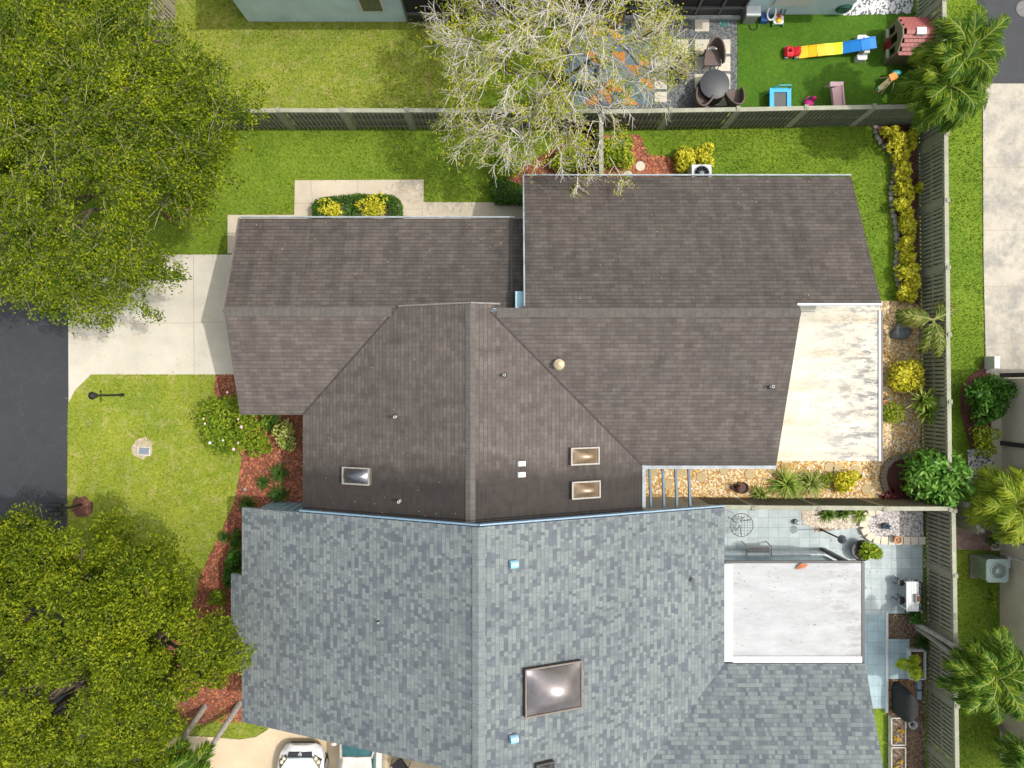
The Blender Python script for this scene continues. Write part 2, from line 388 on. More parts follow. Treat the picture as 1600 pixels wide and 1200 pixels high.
for nm, px, mt in (('front_lawn', L_FRONT, G_FRONT), ('back_lawn', L_BACK, G_BACK), ('side_lawn', L_SIDE, G_SIDE), ('yard_lawn', L_YARD, G_YARD),
                   ('verge_lawn', L_RIGHT, G_YARD), ('lower_lawn', L_LOWER, G_SIDE), ('palm_lawn', L_PALM, G_FRONT)):
    sheet(nm, px, -.004, mt)
sheet('road', [(-260, -2500), (103, -2500), (104, 300), (108, 500), (109, 590), (106, 640), (105, 780), (106, 900), (108, 3000), (-260, 3000)], .006, M_ASPH)
sheet('driveway', [(107, 398), (370, 398), (370, 585), (143, 585), (118, 609), (108, 628)], .035, M_CONC, -.1)
m = MB()                                             # tooled joints in the slab
for a, b in (((303, 399), (304, 585)), ((304, 504), (370, 503)), ((108, 505), (303, 505))):
    p, q = G(*a), G(*b); m.bar((*p, .036), (*q, .036), .018, .006)
M_JOINT = plain('concrete_joint', (.33, .29, .23), .95, .2)
tag(m.build('driveway_joint', M_JOINT), kind='structure')
sheet('walkway', [(356, 336), (460, 336), (461, 282), (662, 281), (662, 316), (830, 317), (830, 346), (380, 346), (380, 396), (356, 396)], .03, M_WALK, -.1)
m = MB()
for a, b in (((486, 283), (489, 320)), ((559, 282), (559, 312)), ((625, 282), (625, 340)), ((626, 327), (660, 327)), ((660, 317), (660, 341)), ((719, 317), (719, 341)), ((775, 317), (775, 341)), ((461, 318), (489, 318))):
    p, q = G(*a), G(*b); m.bar((*p, .031), (*q, .031), .016, .006)
tag(m.build('walkway_joint', M_JOINT), kind='structure')
sheet('tan_driveway', [(60, 1240), (285, 1149), (330, 1151), (375, 1155), (400, 1151), (418, 1140), (430, 1120), (720, 1120), (720, 1900), (60, 1900)], .03, M_TAN, -.1)
sheet('mulch_bed', [(338, 584), (372, 584), (480, 630), (484, 800), (440, 900), (388, 1120), (375, 1128), (340, 1100), (262, 1075), (240, 1050), (290, 960), (308, 930), (312, 905), (324, 875), (345, 835), (352, 815), (365, 790), (374, 745), (378, 715), (385, 700), (345, 640), (335, 612)], .022, M_MULCH, -.05)
sheet('palm_mulch', [(262, 1128), (285, 1088), (318, 1084), (338, 1090), (346, 1108), (340, 1122), (322, 1131), (295, 1131)], .026, M_MULCH, -.05)
def disc(name, px, py, r, z, mat, n=18, jit=.12):
    c = G(px, py)
    pl = [(c[0] + r * RNG.uniform(1 - jit, 1 + jit) * math.cos(2 * math.pi * k / n), c[1] + r * RNG.uniform(1 - jit, 1 + jit) * math.sin(2 * math.pi * k / n)) for k in range(n)]
    return tag(MB().prism(pl, -.05, z).build(name, mat), kind='structure')
disc('tree_mulch', 280, 327, .62, .024, M_DMULCH); disc('mailbox_mulch', 128, 792, .42, .02, M_DMULCH)
disc('bare_soil', 223, 700, .42, .012, plain('dry_bare_soil', (.40, .33, .24), .95, .25, 9), 20, .14)
sheet('back_mulch', [(940, 300), (940, 212), (1000, 212), (1005, 236), (1015, 243), (1028, 247), (1052, 247), (1058, 300)], .02, M_MULCH, -.05)
sheet('tree_bed_mulch', [(792, 275), (860, 235), (934, 200), (934, 320), (790, 310)], .02, M_MULCH, -.05)
BEDL = [(1367, 197), (1369, 212), (1376, 225), (1390, 236), (1397, 247), (1398, 264), (1394, 285), (1392, 310), (1394, 330), (1399, 350), (1401, 375), (1402, 395), (1399, 420), (1404, 450), (1415, 465), (1432, 474)]
sheet('shrub_bed', BEDL + [(1437, 474), (1435, 194)], .02, M_DMULCH, -.05)
sheet('golden_gravel', [(990, 700), (1240, 700), (1240, 470), (1405, 470), (1438, 476), (1442, 790), (990, 790)], .02, M_GOLD, -.05)
sheet('gravel_walk', [(1376, 655), (1440, 655), (1440, 722), (1376, 722)], .026, M_CPEB)
HB = [(1442, 712), (1405, 712), (1390, 718), (1380, 730), (1376, 745), (1379, 762), (1388, 776), (1400, 780), (1442, 780)]
sheet('brick_ring_mulch', HB, .03, M_DMULCH)
sheet('blue_patio', [(1050, 783), (1441, 783), (1441, 958), (1386, 958), (1386, 962), (1050, 962)], .04, M_TILE, -.1)
sheet('blue_side_walk', [(1340, 958), (1386, 962), (1386, 1106), (1340, 1106)], .06, M_TILE2, -.1)
sheet('blue_landing', [(1387, 998), (1420, 998), (1420, 1060), (1387, 1060)], .05, M_TILE2, -.1)
sheet('white_kerb', [(1382, 955), (1386, 955), (1386, 1112), (1382, 1112)], .10, M_WHITE, -.1)
sheet('soil_bed', [(1387, 960), (1442, 960), (1442, 998), (1387, 998)], .025, M_SOIL, -.05)
sheet('side_soil', [(1387, 1060), (1445, 998), (1447, 1300), (1387, 1300)], .015, M_SOIL, -.05)
sheet('orange_gravel', [(1388, 1062), (1436, 1062), (1434, 1110), (1388, 1118)], .03, stones('orange_soil', [(.30, .16, .05), (.4, .22, .08), (.2, .1, .04)], 22), -.05)
sheet('planter_gravel', [(1238, 789), (1342, 789), (1344, 822), (1318, 826), (1272, 832), (1272, 822), (1253, 820), (1253, 796), (1238, 796)], .05, M_CPEB, -.05)
OV = [(1438, 794), (1372, 794), (1356, 798), (1347, 808), (1345, 820), (1351, 833), (1362, 841), (1380, 843), (1438, 843)]
sheet('grey_pebble_bed', OV, .16, M_GPEB, -.05)
sheet('slate_gravel', [(880, 5), (1152, 5), (1152, 172), (880, 172)], .012, M_DGRAV, -.05)
sheet('artificial_turf', [(1152, 20), (1436, 20), (1440, 170), (1152, 172)], .03, G_TURF, -.05)
sheet('pebble_strip', [(1312, -60), (1424, -60), (1424, 20), (1326, 23), (1312, 23)], .045, M_WPEB, -.05)
sheet('right_asphalt', [(1525, -2000), (1860, -2000), (1860, 131), (1538, 131), (1530, 90), (1527, 40)], .008, M_ASPH)
sheet('right_concrete', [(1535, 131), (1860, 131), (1860, 583), (1540, 583), (1536, 400)], .03, M_OLDC, -.1)
sheet('right_patio', [(1548, 583.2), (1700, 583.2), (1700, 860), (1548, 860)], .035, concrete('grey_patio_concrete', (.58, .52, .43), (.8, .7, .6), .4, False), -.1)
sheet('right_mulch', [(1534, 565), (1545, 565), (1550, 720), (1517, 700), (1508, 672), (1501, 648), (1499, 620), (1504, 598), (1518, 585), (1532, 576)], .02, M_DMULCH, -.05)
sheet('shell_bed', [(1513, 703), (1550, 703), (1551, 752), (1512, 756)], .03, M_WPEB, -.05)
sheet('brick_paving', [(1493, 812), (1562, 820), (1562, 861), (1493, 858)], .02, M_PAVER, -.05)

m = MB()
for y in (262, 360, 448, 536): p, q = G(1537, y), G(1640, y); m.bar((*p, .031), (*q, .031), .02, .006)
tag(m.build('right_drive_joint', M_JOINT), kind='structure')
# blades standing out of the lawns
def inpoly(X, Y, poly):
    r = np.zeros(len(X), bool); n = len(poly)
    for i in range(n):
        x1, y1 = poly[i]; x2, y2 = poly[(i + 1) % n]
        c = ((y1 > Y) != (y2 > Y)) & (X < (x2 - x1) * (Y - y1) / (y2 - y1 + 1e-12) + x1); r ^= c
    return r
def blades(name, px, holes, mat, dens, h, clip):
    poly = [G(*p) for p in px]; xs = [p[0] for p in poly]; ys = [p[1] for p in poly]
    x0, x1, y0, y1 = max(min(xs), -20.6), min(max(xs), 20.6), max(min(ys), -15.6), min(max(ys), 15.6)
    n = int((x1 - x0) * (y1 - y0) * dens)
    X = RNG.uniform(x0, x1, n); Y = RNG.uniform(y0, y1, n); k = inpoly(X, Y, poly)
    for hp in holes: k &= ~inpoly(X, Y, [G(*p) for p in hp])
    # mown unevenly: thin the sward in soft patches
    w = np.sin(X * 2.1 + 1.3 * np.sin(Y * 1.7)) * np.sin(Y * 2.6 + 1.1 * np.sin(X * 1.3)); k &= RNG.uniform(-1.6, 1.0, n) < w + .35
    X = X[k]; Y = Y[k]; n = len(X); a = RNG.uniform(0, 2 * math.pi, n); hh = h * RNG.uniform(.5, 1.4, n); t = RNG.uniform(0, 1.1, n); b = RNG.uniform(0, 2 * math.pi, n)
    wd = .017 * RNG.uniform(.7, 1.5, n); dx = np.cos(a) * wd; dy = np.sin(a) * wd; z = np.zeros(n)
    V = np.stack([np.stack([X - dx, Y - dy, z], 1), np.stack([X + dx, Y + dy, z], 1), np.stack([X + np.cos(b) * t * hh, Y + np.sin(b) * t * hh, hh], 1)], 1)
    return tag(mesh_np(name, V, 3, mat), kind='stuff')
DRIVE = [(100, 398), (372, 398), (372, 585), (143, 585), (118, 609), (104, 632)]
WALKP = [(356, 336), (460, 336), (461, 282), (662, 281), (662, 316), (830, 317), (830, 350), (356, 400)]
BED = [(338, 584), (484, 584), (484, 1130), (345, 1130), (250, 1060), (308, 930), (312, 905), (324, 875), (345, 835), (352, 815), (365, 790), (374, 745), (378, 715), (345, 640), (335, 612)]
g1 = leafmat('front_grass_blade', [(.11, .17, .012), (.21, .275, .025), (.33, .38, .05), (.52, .46, .22)], .25)
g2 = leafmat('back_grass_blade', [(.10, .15, .012), (.20, .25, .028), (.32, .34, .06), (.48, .41, .2)], .25)
g3 = leafmat('side_grass_blade', [(.06, .125, .006), (.12, .205, .012), (.20, .275, .022), (.32, .33, .07)], .25)
g4 = leafmat('yard_grass_blade', [(.05, .115, .004), (.095, .178, .008), (.17, .25, .014), (.29, .31, .05)], .25)
g5 = leafmat('turf_blade', [(.03, .09, .005), (.06, .14, .01), (.10, .19, .016)], .2)
blades('front_grass', L_FRONT, [DRIVE, BED], g1, 420, .05, 0); blades('back_grass', L_BACK, [], g2, 420, .05, 0)
blades('side_grass', L_SIDE, [WALKP, [(790, 240), (940, 190), (940, 330), (790, 320)]], g3, 420, .05, 0)
blades('yard_grass', L_YARD, [[(935, 190), (1003, 190), (1030, 247), (1052, 247), (1058, 300), (935, 300)], BEDL + [(1445, 474), (1445, 190)], [(1240, 470), (1450, 470), (1450, 800), (1240, 800)]], g4, 420, .05, 0)
blades('verge_grass', L_RIGHT, [[(1545, 560), (1534, 576), (1504, 598), (1499, 620), (1508, 672), (1517, 700), (1512, 756), (1560, 780), (1560, 560)]], g4, 420, .05, 0)
blades('lower_grass', L_LOWER, [], g3, 320, .05, 0); blades('palm_grass', L_PALM, [[(285, 1149), (375, 1155), (418, 1140), (430, 1120), (440, 1200), (250, 1200)], [(262, 1128), (285, 1088), (338, 1090), (346, 1108), (322, 1131)], BED], g1, 400, .06, 0)
blades('turf_pile', [(1153, 24), (1428, 22), (1436, 168), (1153, 171)], [], g5, 420, .035, 0)

# ------------------------------------------------------------------ houses
S = .408
def uvx(s=S): return lambda p: (p.x, p.y * math.sqrt(1 + s * s))
def uvy(s=S): return lambda p: (p.y, p.x * math.sqrt(1 + s * s))
def hitplane(px, py, p0, n):
    d = Vector(((px - CX) / F, (CY - py) / F, -1)); c = Vector((0, 0, H))
    return c + d * ((Vector(p0) - c).dot(n) / d.dot(n))
class Slope:                      # a roof plane: z = z0 + a*x + b*y
    def __init__(s, z0, a, b):
        s.z0, s.a, s.b = z0, a, b; s.n = Vector((-a, -b, 1)).normalized()
        up = Vector((a, b, 0)); s.u = up.normalized(); s.u = Vector((s.u.x, s.u.y, up.length)).normalized(); s.r = s.u.cross(s.n).normalized()
    def at(s, px, py, h=0): return hitplane(px, py, (0, 0, s.z0), s.n) + s.n * h
def obox(mb, c, x, y, z, dx, dy, h, mi=0, taper=1.0):   # box standing on c along axes x, y, z
    q = [(-1, -1), (1, -1), (1, 1), (-1, 1)]
    mb.hexa([c + x * (a * dx / 2) + y * (b * dy / 2) for a, b in q], [c + x * (a * dx / 2 * taper) + y * (b * dy / 2 * taper) + z * h for a, b in q], mi)
def ridge(name, a, b, w, sl, mat, parent, along='x', drop=None):
    mb = MB(); a = Vector(a); b = Vector(b); d = (b - a); L = d.length; d.normalize(); side = Vector((-d.y, d.x, 0)).normalized()
    for sg in (1, -1):
        q = [a + Vector((0, 0, .035)), b + Vector((0, 0, .035)), b + side * sg * w - Vector((0, 0, w * sl - .03)), a + side * sg * w - Vector((0, 0, w * sl - .03))]
        uv = [(0, .3), (L, .3), (L, .3 + .2 * sg), (0, .3 + .2 * sg)]
        if sg > 0: q = q[::-1]; uv = uv[::-1]
        mb.face(q[::-1], uv[::-1])
    return mb.build(name, mat, parent)
def skylight(parent, c, x, y, z, dx, dy, h, frame, dome, rim):
    mb = MB(); obox(mb, c - z * .1, x, y, z, dx, dy, .1 + h)
    f = mb.build('skylight', frame, parent)
    mb = MB(); cc = c + z * h; r = .05
    for sg in (1, -1):
        obox(mb, cc + y * (sg * (dy / 2 - r / 2 + .012)), x, y, z, dx + .024, r, .035)
        obox(mb, cc + x * (sg * (dx / 2 - r / 2 + .012)), x, y, z, r, dy - 2 * r + .024, .035)
    mb.build('rim', rim, f)
    mb = MB(); n = 12; V = []; I = []
    for i in range(n + 1):
        for j in range(n + 1):
            s, t = 2 * i / n - 1, 2 * j / n - 1
            hh = .46 * min(1.1, dy) * (1 - abs(s) ** 1.8) ** .85 * (1 - abs(t) ** 1.8) ** .85
            V.append(cc + x * (s * (dx / 2 - r)) + y * (t * (dy / 2 - r)) + z * (hh + .012))
    for i in range(n):
        for j in range(n): I.append((i * (n + 1) + j, (i + 1) * (n + 1) + j, (i + 1) * (n + 1) + j + 1, i * (n + 1) + j + 1))
    mb.faces(V, I).build('dome', dome, f, True)
    return f
def vent_pipe(parent, p, h=.32, r=.045, name='vent_pipe'):
    mb = MB(); mb.lathe(p - Vector((0, 0, .08)), [(r, .0), (r, .08 + h), (r * .72, .08 + h), (r * .7, h - .1)], 14); mb.lathe(p - Vector((0, 0, .08)), [(r * 2.1, 0), (r * 2.1, .085), (r * 1.2, .13)], 14, 1); mb.lathe(p, [(r * .69, h - .08), (r * .6, h - .075)], 12, 1)
    return mb.build(name, [M_WHITE, plain('lead_boot', (.05, .045, .045), .7)], parent, True)
def solid_x(mb, x0, x1, prof): mb.hexa([(x0, y, z) for y, z in prof], [(x1, y, z) for y, z in prof])
def solid_y(mb, y0, y1, prof): mb.hexa([(x, y0, z) for x, z in prof], [(x, y1, z) for x, z in prof])

# ---- the brown roofed house in the middle
bh = thing('house', 'low house under brown weathered shingle gables with white flat patio roof', 'house', (0, 1.5, 0))
mb = MB()
LX = -9.56; RR = -1.32; ZR = 5.26
# left wing
mb.slab([(.43, 2.40, 4.2), (LX, 2.40, 4.2), (LX, 5.81, 2.8), (.43, 5.81, 2.8)], .14, uvx(.41))
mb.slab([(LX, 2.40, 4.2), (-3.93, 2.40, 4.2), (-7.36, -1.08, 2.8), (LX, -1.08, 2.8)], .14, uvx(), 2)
# middle wing
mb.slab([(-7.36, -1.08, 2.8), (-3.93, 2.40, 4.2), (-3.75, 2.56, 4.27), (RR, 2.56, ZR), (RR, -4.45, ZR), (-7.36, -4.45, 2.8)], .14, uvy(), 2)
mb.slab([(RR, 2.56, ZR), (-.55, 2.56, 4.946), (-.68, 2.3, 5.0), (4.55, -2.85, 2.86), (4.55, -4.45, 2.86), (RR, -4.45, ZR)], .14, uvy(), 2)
# right wing
mb.slab([(.42, 7.29, 2.8), (11.925, 7.29, 2.8), (11.925, 2.62, 4.86), (9.27, 2.62, 4.86), (9.27, 2.3, 5.0), (-.68, 2.3, 5.0), (.42, 2.5, 4.91)][::-1][::-1], .14, uvx(.441))
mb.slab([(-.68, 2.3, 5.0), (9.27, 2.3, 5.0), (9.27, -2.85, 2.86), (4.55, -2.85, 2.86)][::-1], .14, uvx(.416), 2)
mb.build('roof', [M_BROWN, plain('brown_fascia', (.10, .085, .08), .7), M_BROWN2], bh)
for a, b in (((-7.36, -1.08, 2.8), (-3.93, 2.40, 4.2)), ((-.68, 2.3, 5.0), (4.55, -2.85, 2.86))): MB().bar((a[0], a[1], a[2] + .004), (b[0], b[1], b[2] + .004), .10, .012).build('valley', plain('dark_valley', (.045, .038, .036), .9, .3), bh)
ridge('ridge_cap', (LX, 2.40, 4.2), (-4.0, 2.40, 4.2), .16, .41, M_RIDGE, bh)
ridge('ridge_cap', (-.5, 2.3, 5.0), (9.27, 2.3, 5.0), .15, .42, M_RIDGE, bh)
ridge('ridge_cap', (RR, 2.56, ZR), (RR, -4.45, ZR), .16, .408, M_RIDGE, bh)
mb = MB()
solid_x(mb, LX + .3, .30, [(-.8, 0), (5.5, 0), (5.5, 2.74), (2.40, 3.98), (-.8, 2.70)])
solid_x(mb, .47, 9.1, [(-2.6, 0), (7.0, 0), (7.0, 2.72), (2.3, 4.78), (-2.6, 2.76)])
solid_x(mb, 9.12, 11.6, [(2.9, 0), (7.0, 0), (7.0, 2.72), (2.9, 4.5)])
solid_y(mb, -4.40, 2.46, [(-7.05, 0), (4.30, 0), (4.30, 2.76), (RR, 5.05), (-7.05, 2.74)])
mb.build('wall', M_BLUE, bh)
def strip(name, a, b, w, h, mat, parent):
    return MB().bar(a, b, w, h).build(name, mat, parent)
strip('gutter', (LX, 5.87, 2.77), (.1, 5.87, 2.77), .05, .1, M_GUTTER, bh)
strip('gutter', (.42, 7.35, 2.77), (11.92, 7.35, 2.77), .05, .1, M_GUTTER, bh)
strip('gutter', (4.63, -2.92, 2.82), (9.26, -2.92, 2.82), .12, .12, M_GUTTER, bh)
strip('gutter', (4.63, -2.85, 2.81), (4.63, -4.36, 2.81), .12, .12, M_GUTTER, bh)
strip('fascia', (9.2, 2.57, 4.83), (11.93, 2.57, 4.83), .07, .16, plain('pale_blue_fascia', (.50, .56, .62), .6), bh)
strip('rake_trim', (.40, 7.29, 2.86), (.40, 2.5, 4.97), .05, .12, M_GUTTER, bh)
strip('rake_trim', (LX - .02, 5.81, 2.83), (LX - .02, 2.4, 4.23), .04, .1, plain('brown_drip_edge', (.16, .14, .13), .6), bh)
strip('flashing', (-.02, 5.75, 2.86), (-.02, 2.55, 4.18), .1, .02, M_RIDGE, bh)
strip('roof_edge', (-3.75, 2.58, 4.27), (RR, 2.58, ZR + .01), .05, .1, plain('edge_metal', (.17, .16, .15), .6), bh)
strip('roof_edge', (RR, 2.58, ZR + .01), (-.4, 2.58, 4.9), .05, .1, MC['edge_metal'], bh)
mb = MB(); mb.slab([(.11, 3.05, 4.45), (.47, 3.05, 4.45), (.47, 2.42, 4.70), (.11, 2.42, 4.70)][::-1][::-1], .3)
mb.build('cricket_panel', plain('blue_panel_paint', (.34, .55, .66), .5, .08), bh)
# patio roof
def flatroof(name, c, seam, dark, off, bandk=1.0):
    m, nt, b = newmat(name); v = coords(nt)
    sx = nt.nodes.new('ShaderNodeSeparateXYZ'); nt.links.new(v, sx.inputs[0])
    k = ramp(nt, noise(nt, coords(nt, scale=(.5, 1.5, 1)), 1.3, 9, .75), [(.3, sc(c, .74)), (.65, sc(c, 1.08))])
    k = mix(nt, .8, k, ramp(nt, noise(nt, v, 16, 6, .8), [(.3, (.84,) * 3), (.7, (1.08,) * 3)]), 'MULTIPLY')
    y = nt.nodes.new('ShaderNodeMath'); y.operation = 'MULTIPLY_ADD'; nt.links.new(sx.outputs[1], y.inputs[0]); y.inputs[1].default_value = 1 / 1.2; y.inputs[2].default_value = off
    fr = nt.nodes.new('ShaderNodeMath'); fr.operation = 'FRACT'; nt.links.new(y.outputs[0], fr.inputs[0])
    nn = nt.nodes.new('ShaderNodeMath'); nn.operation = 'MULTIPLY'; nt.links.new(ramp(nt, noise(nt, coords(nt, scale=(.5, .9, 1)), 1.1, 6, .65), [(.40, (0, 0, 0)), (.64, (bandk,) * 3)]), nn.inputs[0])
    band = ramp(nt, fr.outputs[0], [(0, (.9,) * 3), (.2, (.55,) * 3), (.5, (.3,) * 3), (.85, (.2,) * 3), (1, (.8,) * 3)]); nt.links.new(band, nn.inputs[1])
    k = mix(nt, nn.outputs[0], k, seam)
    line = ramp(nt, fr.outputs[0], [(0, (.6 * bandk,) * 3), (.012, (0, 0, 0))]); k = mix(nt, line, k, sc(seam, .7))
    w = nt.nodes.new('ShaderNodeMapRange'); nt.links.new(sx.outputs[0], w.inputs[0]); w.inputs[1].default_value = dark[0]; w.inputs[2].default_value = dark[1]
    mld = ramp(nt, noise(nt, coords(nt, scale=(.55, 1.5, 1)), 1.5, 10, .8), [(.48, (0, 0, 0)), (.57, (.9,) * 3)])
    q = nt.nodes.new('ShaderNodeMath'); q.operation = 'MULTIPLY'; nt.links.new(mld, q.inputs[0]); nt.links.new(w.outputs[0], q.inputs[1])
    k = mix(nt, q.outputs[0], k, dark[2]); nt.links.new(k, b.inputs['Base Color']); b.inputs['Roughness'].default_value = .6; bump(nt, b, line, -.4, .02); return m
mb = MB(); mb.prism([(9.1, -2.71), (13.0, -2.71), (13.0, 2.86), (9.1, 2.86)], 2.56, 2.7)
fr_ = mb.build('patio_roof', flatroof('stained_patio_roof', (.57, .54, .465), (.40, .33, .22), (10.0, 12.6, (.10, .105, .12)), .38), bh)
strip('drip_edge', (12.96, -2.71, 2.72), (12.96, 2.6, 2.72), .07, .05, M_WHITE, fr_)
strip('gutter', (13.05, -2.71, 2.63), (13.05, 2.6, 2.63), .08, .13, plain('dark_gutter', (.06, .05, .06), .5), fr_)
mb = MB()
for y in (-2.5, -.7, 1.0, 2.6): mb.box((12.75, y, 1.28), (.1, .1, 2.5))
mb.bar((12.75, -2.5, 1.0), (12.75, 2.6, 1.0), .08, .08)
mb.build('patio_post', M_WHITE, bh)
mb = MB(); mb.prism([(9.15, -2.5), (12.7, -2.5), (12.7, 2.6), (9.15, 2.6)], -.05, .05); mb.build('patio_slab', M_WALK, bh)
for px in (1015, 1035.5, 1055.5, 1076):
    a = P(px, 731, 2.62); b = P(px + 2, 797, 2.62); strip('trellis_beam', (a.x, -2.98, 2.62), (b.x, -4.37, 2.62), .075, .16, plain('slate_blue_beam', (.10, .15, .20), .55), bh)
mid_r = Slope(ZR + RR * S, -S, 0); mid_l = Slope(ZR - RR * S, S, 0); rw = Slope(5.0 - 2.3 * .4155, 0, .4155)
fr_m = plain('skylight_curb', (.11, .10, .09), .6); rim_m = plain('skylight_rim', (.30, .285, .26), .5)
amber = glassy('amber_acrylic', (.40, .29, .19), .32, .7); smoke = glassy('smoke_acrylic', (.15, .155, .175), .3, .7); silver = glassy('bronze_acrylic', (.27, .245, .25), .34, .75)
X, Y = Vector((1, 0, 0)), Vector((0, 1, 0))
for px, py, sl, dm in ((560, 743, mid_l, smoke), (911, 712, mid_r, amber), (912.5, 764.5, mid_r, amber)):
    skylight(bh, sl.at(px, py, .06), sl.u, sl.r, sl.n, 1.06, .57, .09, fr_m, dm, rim_m)
for py in (724, 741):
    mb = MB(); p = mid_r.at(813, py); obox(mb, p - mid_r.n * .05, mid_r.u, mid_r.r, mid_r.n, .27, .17, .2, 0, .92); mb.build('box_vent', M_WHITE, bh)
mb = MB(); p = rw.at(873, 569); mb.lathe(p - Vector((0, 0, .15)), [(.17, 0), (.17, .16), (.2, .17), (.17, .2), (.12, .24), (.12, .34), (.165, .36), (.165, .40), (.06, .46), (.005, .47)], 18)
mb.build('roof_vent', plain('brass_vent', (.45, .38, .24), .45, .15, 6, .3), bh, True)
for px, py, sl in ((788, 586, mid_r), (619, 651, mid_l), (625, 782, mid_l), (1203, 604, rw)): vent_pipe(bh, sl.at(px, py))

# ---- the grey roofed neighbour
gh = thing('house', 'larger house under blue grey patterned shingles with a white flat annex roof', 'house', (-1, -9, 0))
XL, XR, XM, ZE = -9.57, 7.53, -1.02, 2.6; ZG = ZE + S * 8.55; YT = -4.38
mb = MB()
mb.slab([(XL, YT, ZE), (XL, -6.78, ZE), (XL - .46, -6.78, ZE - .46 * S), (XL - .46, -10.16, ZE - .46 * S), (XL, -10.16, ZE), (XL, -11.97, ZE), (XM, -11.97, ZG), (XM, YT, ZG)], .2, uvy())
mb.slab([(XM, YT, ZG), (XM, -16.91, ZG), (XR - 7, -16.91, ZE + 7 * S), (XR, -9.91, ZE), (XR, YT, ZE)], .2, uvy())
mb.slab([(XR, -9.91, ZE), (XR - 7, -16.91, ZE + 7 * S), (12.52, -16.91, ZE + 7 * S), (12.52, -9.91, ZE)], .2, uvx())
mb.build('roof', [M_GREY, plain('slate_fascia', (.17, .21, .26), .6)], gh)
ridge('ridge_cap', (XM, YT, ZG), (XM, -16.9, ZG), .2, S, M_GRIDGE, gh)
mb = MB()
solid_y(mb, -11.6, -4.66, [(XL + .17, 0), (XL + .17, 2.3), (XM, 5.8), (XM, 0)]); solid_y(mb, -16.8, -4.67, [(XM + .01, 0), (XM + .01, 5.8), (7.2, 2.45), (7.2, 0)])
solid_x(mb, 7.22, 12.2, [(-16.8, 0), (-16.8, 5.0), (-10.2, 2.4), (-10.2, 0)])
mb.build('wall', M_BLUE, gh)
mb = MB(); solid_y(mb, -4.60, -4.43, [(-7.3, 0), (-7.3, 3.3), (XM, 5.86), (4.6, 3.56), (4.6, 0)]); mb.build('party_wall', M_BLUETRIM, gh)
mb = MB(); solid_y(mb, -4.60, -4.42, [(4.62, 0), (4.62, 3.5), (7.25, 2.45), (7.25, 0)]); mb.build('side_wall', plain('taupe_stucco', (.36, .32, .28), .9, .1), gh)
mb = MB(); mb.prism([(XL + .17, -4.655), (-7.35, -4.655), (-7.35, -4.62), (XL + .17, -4.62)], 0, 2.5)
for i in range(7): mb.box((-9.3 + i * .33, -4.60, 1.25), (.05, .045, 2.5))
mb.build('batten_siding', plain('blue_siding', (.33, .45, .53), .6, .12), gh)
for a, b in (((-7.25, YT + .05, ZE + .408 * (XL + 7.25) * -1 - .12), (XM, YT + .05, ZG - .12)), ((XM, YT + .05, ZG - .12), (7.5, YT + .05, ZE - .1))):
    strip('fascia', a, b, .05, .15, M_BLUETRIM, gh)
gr_ = Slope(ZG + XM * S, -S, 0); gl_ = Slope(ZG - XM * S, S, 0)
skylight(gh, gr_.at(862, 1073, .06), gr_.u, gr_.r, gr_.n, 1.98, 1.5, .12, plain('black_curb', (.05, .045, .045), .6), silver, plain('tan_rim', (.15, .125, .105), .5))
skylight(gh, gr_.at(849, 1204, .06), gr_.u, gr_.r, gr_.n, .62, .62, .1, MC['black_curb'], smoke, MC['black_curb'])
for py in (881, 1153):
    mb = MB(); p = gr_.at(801, py); q = p + gr_.n * .07
    mb.tube([q - gr_.u * .13, q + gr_.u * .13], .135, 16); mb.build('tube_vent', plain('sky_blue_vent', (.26, .45, .58), .4, .08), gh, True)
for px, py, sl in ((592, 972, gl_),): vent_pipe(gh, sl.at(px, py), .12, .03)
mb = MB(); mb.lathe(gr_.at(1080, 905), [(.09, -.05), (.09, .02), (.05, .05), (.05, .1), (.01, .12)], 10); mb.build('lead_flashing', plain('dull_lead', (.07, .07, .075), .6), gh, True)
# white annex roof with its low glazed wall
mb = MB(); mb.prism([(7.45, -9.86), (12.42, -9.86), (12.42, -6.375), (7.45, -6.375)], 2.36, 2.5)
an = mb.build('annex_roof', flatroof('white_coated_roof', (.385, .40, .42), (.31, .305, .30), (11.2, 12.8, (.26, .25, .27)), .1, .25), gh)
strip('kerb_flashing', (7.68, -6.4, 2.54), (7.68, -9.86, 2.54), .3, .06, M_WHITE, an); strip('kerb_flashing', (7.84, -9.78, 2.54), (12.42, -9.78, 2.54), .22, .06, M_WHITE, an)
strip('gutter', (12.49, -6.35, 2.44), (12.49, -9.9, 2.44), .11, .14, M_BRONZE, an); strip('gutter', (7.6, -6.33, 2.44), (12.43, -6.33, 2.44), .06, .12, M_BRONZE, an)
mb = MB(); mb.prism([(7.4, -9.8), (12.05, -9.8), (12.05, -6.60), (7.4, -6.60)], 0, 2.34); mb.build('annex_wall', M_WHITE, gh)
mb = MB(); mb.prism([(7.5, -6.59), (11.95, -6.59), (11.95, -6.55), (7.5, -6.55)], .55, 2.3); mb.build('annex_window', glassy('annex_glass', (.24, .33, .37), .12), gh)
mb = MB(); mb.prism([(7.5, -6.59), (12.06, -6.59), (12.06, -6.48), (7.5, -6.48)], .05, .55); mb.build('annex_sill', plain('pale_sill', (.6, .66, .68), .6), gh)
mb = MB(); mb.box((12.1, -6.44, 1.17), (.14, .14, 2.34)); mb.build('corner_post', M_BRONZE, gh)

